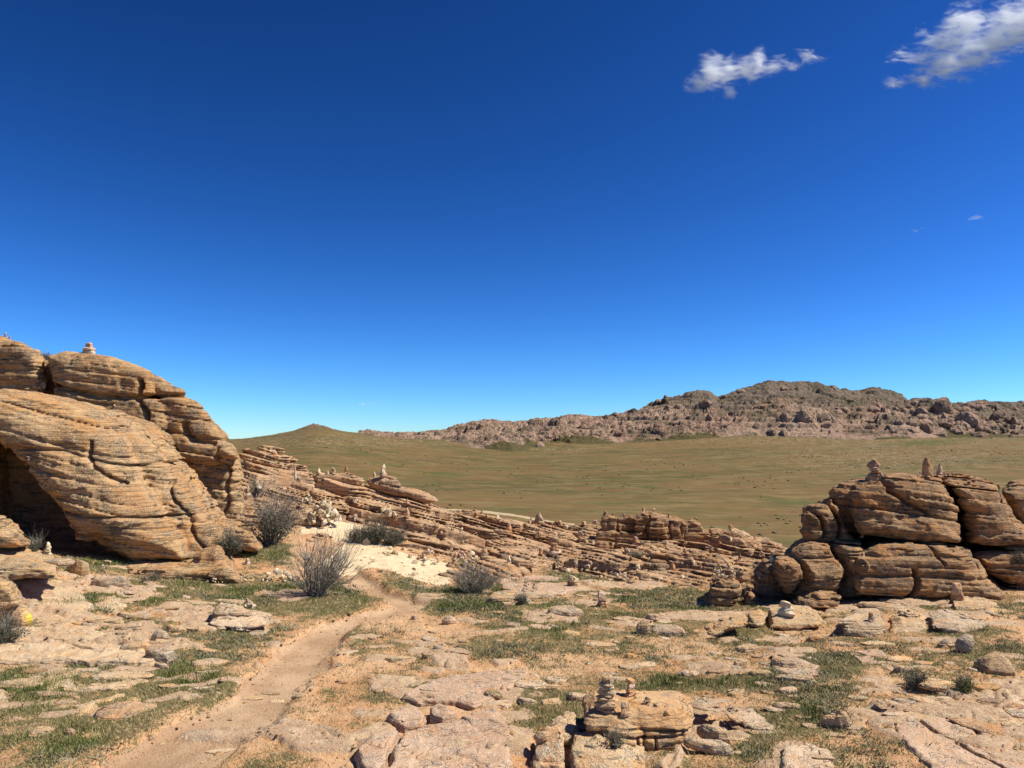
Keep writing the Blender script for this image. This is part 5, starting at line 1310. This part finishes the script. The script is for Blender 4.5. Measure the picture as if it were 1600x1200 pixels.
# ------------------------------------------------------------------ grass and herbs (nobody could count them)
def blades(name, n, pick, hgt, wid, mat, label, nb=6, seed=1, clump=.05, ymax=24, splay=.5):
    R = np.random.RandomState(seed); n1, n2 = GSH
    ok = np.zeros(0, int); cnt = 0; outs = []
    ys = GV.reshape(n1, n2, 3)[:, 0, 1]
    while cnt < n:
        y = np.exp(R.uniform(math.log(3.2), math.log(ymax), n)); x = R.uniform(-1, 1, n) * (y * .8 + 1)
        r = np.clip(np.searchsorted(ys, y), 0, n1 - 1); c = np.clip(((x / (y * .92 + 2.0)) + 1) / 2 * (n2 - 1), 0, n2 - 1).astype(int)
        k = r * n2 + c; pr = pick(GM[k], x, y); m = R.uniform(0, 1, n) < pr * (.35 + .65 * y / ymax) ** .5
        outs.append(np.stack([x[m], y[m], GV[k[m], 2]], 1)); cnt += m.sum()
        if m.sum() < 5: break
    B = np.concatenate(outs)[:n]; n = len(B)
    B = np.repeat(B, nb, 0); m = len(B)
    B[:, :2] += R.normal(0, clump, (m, 2)); B[:, 2] -= .006
    a = R.uniform(0, 6.283, m); H = hgt * R.uniform(.4, 1.3, m) * np.repeat(R.uniform(.6, 1.4, n), nb)
    tip = B + np.stack([np.cos(a) * H * splay * R.uniform(.2, 1.4, m), np.sin(a) * H * splay * R.uniform(.2, 1.4, m), H], 1)
    w = wid * (.6 + B[:, 1] / 12); b2 = R.uniform(0, 6.283, m); dx = np.stack([np.cos(b2) * w, np.sin(b2) * w, 0 * w], 1)
    V = np.stack([B - dx, B + dx, tip], 1).reshape(-1, 3)
    o = mesh_np(name, V, np.arange(m * 3).reshape(-1, 3), mat, False); C.objects.unlink(o); TODO.append(o)
    return tag(o, label, 'grass', kind='stuff')
pz = lambda x, y, s, sd: fbm2(x, y, s, 3, .5, sd)
blades('dry_grass', 78000, lambda m, x, y: np.clip((m[:, 1] - .12) * 1.5, 0, 1) * (m[:, 0] < .5), .030, .0030, M_GRASS, 'short olive and straw grass in patches between the rocks', seed=2, splay=1.0, nb=5)
blades('lush_grass', 3200, lambda m, x, y: np.clip((m[:, 1] - .72) * 4, 0, 1) * (m[:, 0] < .5) * (pz(x, y, .9, 5) > -.1), .055, .0035, M_LUSH, 'brighter green grass around the shrubs and beneath the cliff', seed=3)
blades('grey_herbs', 8000, lambda m, x, y: np.clip((m[:, 1] - .15) * 1.2, 0, .9) * (m[:, 0] < .5) * (pz(x, y, 1.1, 15) > .12), .035, .006, M_SAGE, 'low grey green herb cushions in the soil', nb=10, seed=4, clump=.035, splay=1.2)

def pebbles(name, n, pick, size, mat, label, seed):
    R = np.random.RandomState(seed); n1, n2 = GSH; ys = GV.reshape(n1, n2, 3)[:, 0, 1]
    base = np.array([(1, 0, 0), (-1, 0, .1), (0, 1, 0), (0, -1, .1), (0, 0, .8), (0, 0, -.8)]); tri = np.array([(0, 2, 4), (2, 1, 4), (1, 3, 4), (3, 0, 4), (2, 0, 5), (1, 2, 5), (3, 1, 5), (0, 3, 5)])
    y = np.exp(R.uniform(math.log(3.4), math.log(17), n)); x = R.uniform(-1, 1, n) * (y * .8 + 1)
    k = np.clip(np.searchsorted(ys, y), 0, n1 - 1) * n2 + np.clip(((x / (y * .92 + 2.0)) + 1) / 2 * (n2 - 1), 0, n2 - 1).astype(int)
    m = R.uniform(0, 1, n) < pick(GM[k]); x, y, k = x[m], y[m], k[m]; n = len(x)
    s_ = size * R.uniform(.4, 1, (n, 1, 1)) ** 2 * (1 + 1.2 * (R.uniform(0, 1, (n, 1, 1)) < .06)) * (.5 + y[:, None, None] / 12)
    V = base[None] * R.uniform(.6, 1.2, (n, 6, 3)) * s_ * np.array([1, 1, .7]); a = R.uniform(0, 6.28, n)
    V = np.stack([V[..., 0] * np.cos(a)[:, None] - V[..., 1] * np.sin(a)[:, None], V[..., 0] * np.sin(a)[:, None] + V[..., 1] * np.cos(a)[:, None], V[..., 2]], -1)
    V += np.stack([x, y, GV[k, 2]], 1)[:, None]
    o = mesh_np(name, V.reshape(-1, 3), (tri[None] + np.arange(n)[:, None, None] * 6).reshape(-1, 3), mat, False); C.objects.unlink(o); TODO.append(o)
    return tag(o, label, 'gravel', kind='stuff')
pebbles('gravel', 26000, lambda m: np.where(m[:, 4] > .3, 0, .25 + .75 * np.exp(-(np.abs(m[:, 5]) / .35)) - .5 * m[:, 3]), .026, M_PALE, 'loose stone chips strewn over soil and path edges', 9)
pebbles('dark_gravel', 9000, lambda m: np.where(m[:, 4] > .3, 0, .6 - .4 * m[:, 3]), .018, M_BROWN, 'small brown stone chips on the soil', 10)

# ------------------------------------------------------------------ small shrubs and stones of the valley
def dots(name, n, pick, size, mat, label, seed, flat=.45, zf=.1):
    R = np.random.RandomState(seed); base = np.array([(1, 0, 0), (.5, .8, .1), (-.5, .85, 0), (-1, 0, .1), (-.45, -.8, 0), (.5, -.85, .05), (.3, .3, .9), (-.35, -.1, 1), (0, .1, -.5)])
    tri = [(0, 1, 6), (1, 2, 6), (2, 7, 6), (2, 3, 7), (3, 4, 7), (4, 5, 7), (5, 6, 7), (5, 0, 6), (0, 8, 1), (1, 8, 2), (2, 8, 3), (3, 8, 4), (4, 8, 5), (5, 8, 0)]
    Ps = []
    while sum(map(len, Ps)) < n:
        y = R.uniform(170, 900, n); x = R.uniform(-.75, .75, n) * y; z = gz(x, y); px, py = px_of(x, y, z)
        m = R.uniform(0, 1, n) < pick(x, y, px, py); Ps.append(np.stack([x, y, z], 1)[m])
    Pp = np.concatenate(Ps)[:n]; n = len(Pp); s = size * R.uniform(.5, 1.5, (n, 1, 1))
    V = Pp[:, None] + (base[None] * R.uniform(.7, 1.3, (n, 9, 3))) * s * np.array([1, .8, flat])
    V[:, :, 2] += zf * s[:, :, 0]
    F_ = (np.array(tri)[None] + np.arange(n)[:, None, None] * 9).reshape(-1, 3)
    o = mesh_np(name, V.reshape(-1, 3), F_, mat, True); C.objects.unlink(o); TODO.append(o)
    tag(o, label, 'ground cover', kind='stuff')
dots('steppe_shrubs', 1500, lambda x, y, px, py: np.clip(.05 + 1.1 * fbm2(x, y, .018, 3, .6, 5), .03, 1), .7, M_FARSHRUB, 'tiny dark shrubs dotted over the valley floor', 3)
dots('steppe_stones', 500, lambda x, y, px, py: np.exp(-((px - 1400) / 180) ** 2 - ((py - 713) / 14) ** 2) + .12 * np.exp(-((px - 520) / 150) ** 2 - ((py - 690) / 12) ** 2), .6, M_BROWN, 'pale stones strewn on the slope below the far mountain', 4)

# ------------------------------------------------------------------ clouds
def cloud(Y, lobes, label, dens, det=.02):
    cs = []
    for px, py, rx, ry in lobes:
        c = P(px, py, Y); s = math.hypot(*(c - EYE)[1:]) / FPX; cs.append((c, rx * s, ry * s))
    s = NT('cloud_vapour'); g = s.new('ShaderNodeNewGeometry').outputs['Position']
    acc = None
    sc_n = 1 / (40 * Y / FPX)
    w = s.new('ShaderNodeTexNoise', _Scale=sc_n * 1.2, _Detail=4.0); s.L(g, w.inputs['Vector'])
    wv = s.new('ShaderNodeVectorMath', operation='MULTIPLY_ADD'); s.L(w.outputs['Color'], wv.inputs[0]); k = 26 * Y / FPX; wv.inputs[1].default_value = (k, k, k)
    sub = s.new('ShaderNodeVectorMath', operation='SUBTRACT'); s.L(g, sub.inputs[0]); sub.inputs[1].default_value = (k / 2, k / 2, k / 2); s.L(sub.outputs[0], wv.inputs[2])
    for c, rx, ry in cs:
        m = s.new('ShaderNodeVectorMath', operation='SUBTRACT'); s.L(wv.outputs[0], m.inputs[0]); m.inputs[1].default_value = tuple(c)
        d = s.new('ShaderNodeVectorMath', operation='DIVIDE'); s.L(m.outputs[0], d.inputs[0]); d.inputs[1].default_value = (rx, min(rx, ry * .7), ry)
        l = s.new('ShaderNodeVectorMath', operation='LENGTH'); s.L(d.outputs[0], l.inputs[0])
        v = s.math('SUBTRACT', 1.0, l.outputs['Value'])
        acc = v if acc is None else s.math('MAXIMUM', acc, v)
    nf = s.noise(s.mapv(g, (.5, 1, 1.5), (0, .42, 0)), sc_n * 2.6, 9, .66, .9)
    f = s.math('ADD', acc, s.math('MULTIPLY', s.math('SUBTRACT', nf, .53), 3.4))
    f = s.step(f, .0, 1.5)
    v = s.new('ShaderNodeVolumePrincipled'); v.inputs['Color'].default_value = (.96, .98, 1, 1); v.inputs['Anisotropy'].default_value = 0
    s.L(s.math('MULTIPLY', f, dens), v.inputs['Density']); s.L(v.outputs[0], s.out.inputs['Volume'])
    import bmesh
    bm = bmesh.new()
    for c, rx, ry in cs:
        r = bmesh.ops.create_icosphere(bm, subdivisions=2, radius=1.0, matrix=Matrix.Translation(c) @ Matrix.Diagonal((rx * 1.25, min(rx, ry * .7) * 1.25, ry * 1.3, 1)))
    # one closed hull round all lobes
    h = bmesh.ops.convex_hull(bm, input=bm.verts)
    dead = [v for v in bm.verts if not any(f in h['geom'] for f in v.link_faces)] if False else list({e for e in h['geom_interior'] if isinstance(e, bmesh.types.BMVert)})
    bmesh.ops.delete(bm, geom=dead, context='VERTS')
    hf = {e for e in h['geom'] if isinstance(e, bmesh.types.BMFace)}
    bmesh.ops.delete(bm, geom=[f_ for f_ in bm.faces if f_ not in hf], context='FACES_ONLY')
    me = bpy.data.meshes.new('cloud'); bm.to_mesh(me); bm.free(); me.materials.append(s.m)
    o = bpy.data.objects.new('cloud', me); TODO.append(o); tag(o, label, 'cloud', 'clouds')
cloud(2400, [(1092, 131, 24, 14), (1112, 112, 24, 30), (1140, 112, 32, 22), (1168, 108, 30, 20), (1184, 94, 14, 20), (1205, 106, 30, 13), (1235, 98, 28, 10), (1264, 90, 26, 10), (1138, 146, 12, 12)], 'small wispy white cloud left of the large one', .11)
cloud(2400, [(1402, 130, 26, 10), (1440, 126, 34, 15), (1478, 104, 44, 28), (1440, 88, 50, 14), (1475, 66, 44, 26), (1512, 40, 38, 34), (1520, 84, 50, 30), (1556, 62, 50, 30), (1590, 40, 50, 38), (1640, 20, 60, 40)], 'large wispy white cloud at the upper right corner', .12)
cloud(3000, [(565, 633, 12, 4), (580, 633, 14, 4)], 'tiny flat white cloud low above the left hill', .15)
cloud(3000, [(1530, 338, 14, 5), (1520, 340, 12, 4)], 'faint tiny cloud at the right under the large cloud', .05)

cloud(3000, [(1432, 360, 9, 4), (1440, 357, 7, 3)], 'faintest tiny cloud at the right, lower left of the other tiny one', .02)
cloud(3000, [(642, 665, 10, 2.5), (654, 663, 12, 3)], 'thin tiny cloud just above the saddle right of the left hill', .03)
for o in TODO:
    if o.name not in C.objects: C.objects.link(o)
print('objects', len(TODO), time.time() - T00)
#ENDDETAILS#

# ------------------------------------------------------------------ sky, sun, camera
SUN_EL, SUN_AZ = math.radians(52), math.radians(93)     # azimuth clockwise from the view direction
def sky():
    w = bpy.data.worlds.new('World'); bpy.context.scene.world = w; w.use_nodes = True
    n = w.node_tree.nodes; l = w.node_tree.links
    bg = n['Background']; t = n.new('ShaderNodeTexSky'); t.sky_type = 'NISHITA'; t.sun_disc = False
    t.sun_elevation = SUN_EL; t.sun_rotation = SUN_AZ
    t.altitude = 1500; t.air_density = 1.0; t.dust_density = 0.25; t.ozone_density = 4.0
    # the camera's deep, strongly saturated rendering of a clear high-altitude sky
    sp = n.new('ShaderNodeSeparateColor'); cb = n.new('ShaderNodeCombineColor'); l.new(t.outputs[0], sp.inputs[0])
    for k, (g, e) in enumerate(((1.12, 2.15), (1.28, 1.86), (1.66, 1.9))):
        a = n.new('ShaderNodeMath'); a.operation = 'MULTIPLY'; a.inputs[1].default_value = 0.1; l.new(sp.outputs[k], a.inputs[0])
        b = n.new('ShaderNodeMath'); b.operation = 'POWER'; b.inputs[1].default_value = e; l.new(a.outputs[0], b.inputs[0])
        c = n.new('ShaderNodeMath'); c.operation = 'MULTIPLY'; c.inputs[1].default_value = g * 10; l.new(b.outputs[0], c.inputs[0])
        l.new(c.outputs[0], cb.inputs[k])
    l.new(cb.outputs[0], bg.inputs[0]); bg.inputs[1].default_value = 0.1
    sd = bpy.data.lights.new('sun', 'SUN'); sd.energy = 5.0; sd.angle = math.radians(.53); sd.color = (1, .94, .83)
    so = bpy.data.objects.new('sun', sd); C.objects.link(so)
    d = Vector((math.sin(SUN_AZ) * math.cos(SUN_EL), math.cos(SUN_AZ) * math.cos(SUN_EL), math.sin(SUN_EL)))
    so.rotation_euler = d.to_track_quat('Z', 'Y').to_euler()
sky()
cam = bpy.data.cameras.new('camera'); co = bpy.data.objects.new('camera', cam); C.objects.link(co)
cam.sensor_width = 36; cam.lens = 36 * FPX / 1600; cam.clip_end = 20000; cam.clip_start = .05
co.location = tuple(EYE); co.rotation_euler = (math.pi / 2 + PITCH, 0, 0)
sc_ = bpy.context.scene; sc_.camera = co
sc_.cycles.volume_bounces = 10
sc_.view_settings.view_transform = 'Standard'; sc_.view_settings.look = 'None'; sc_.view_settings.exposure = 0.5
print('done', time.time() - T00)
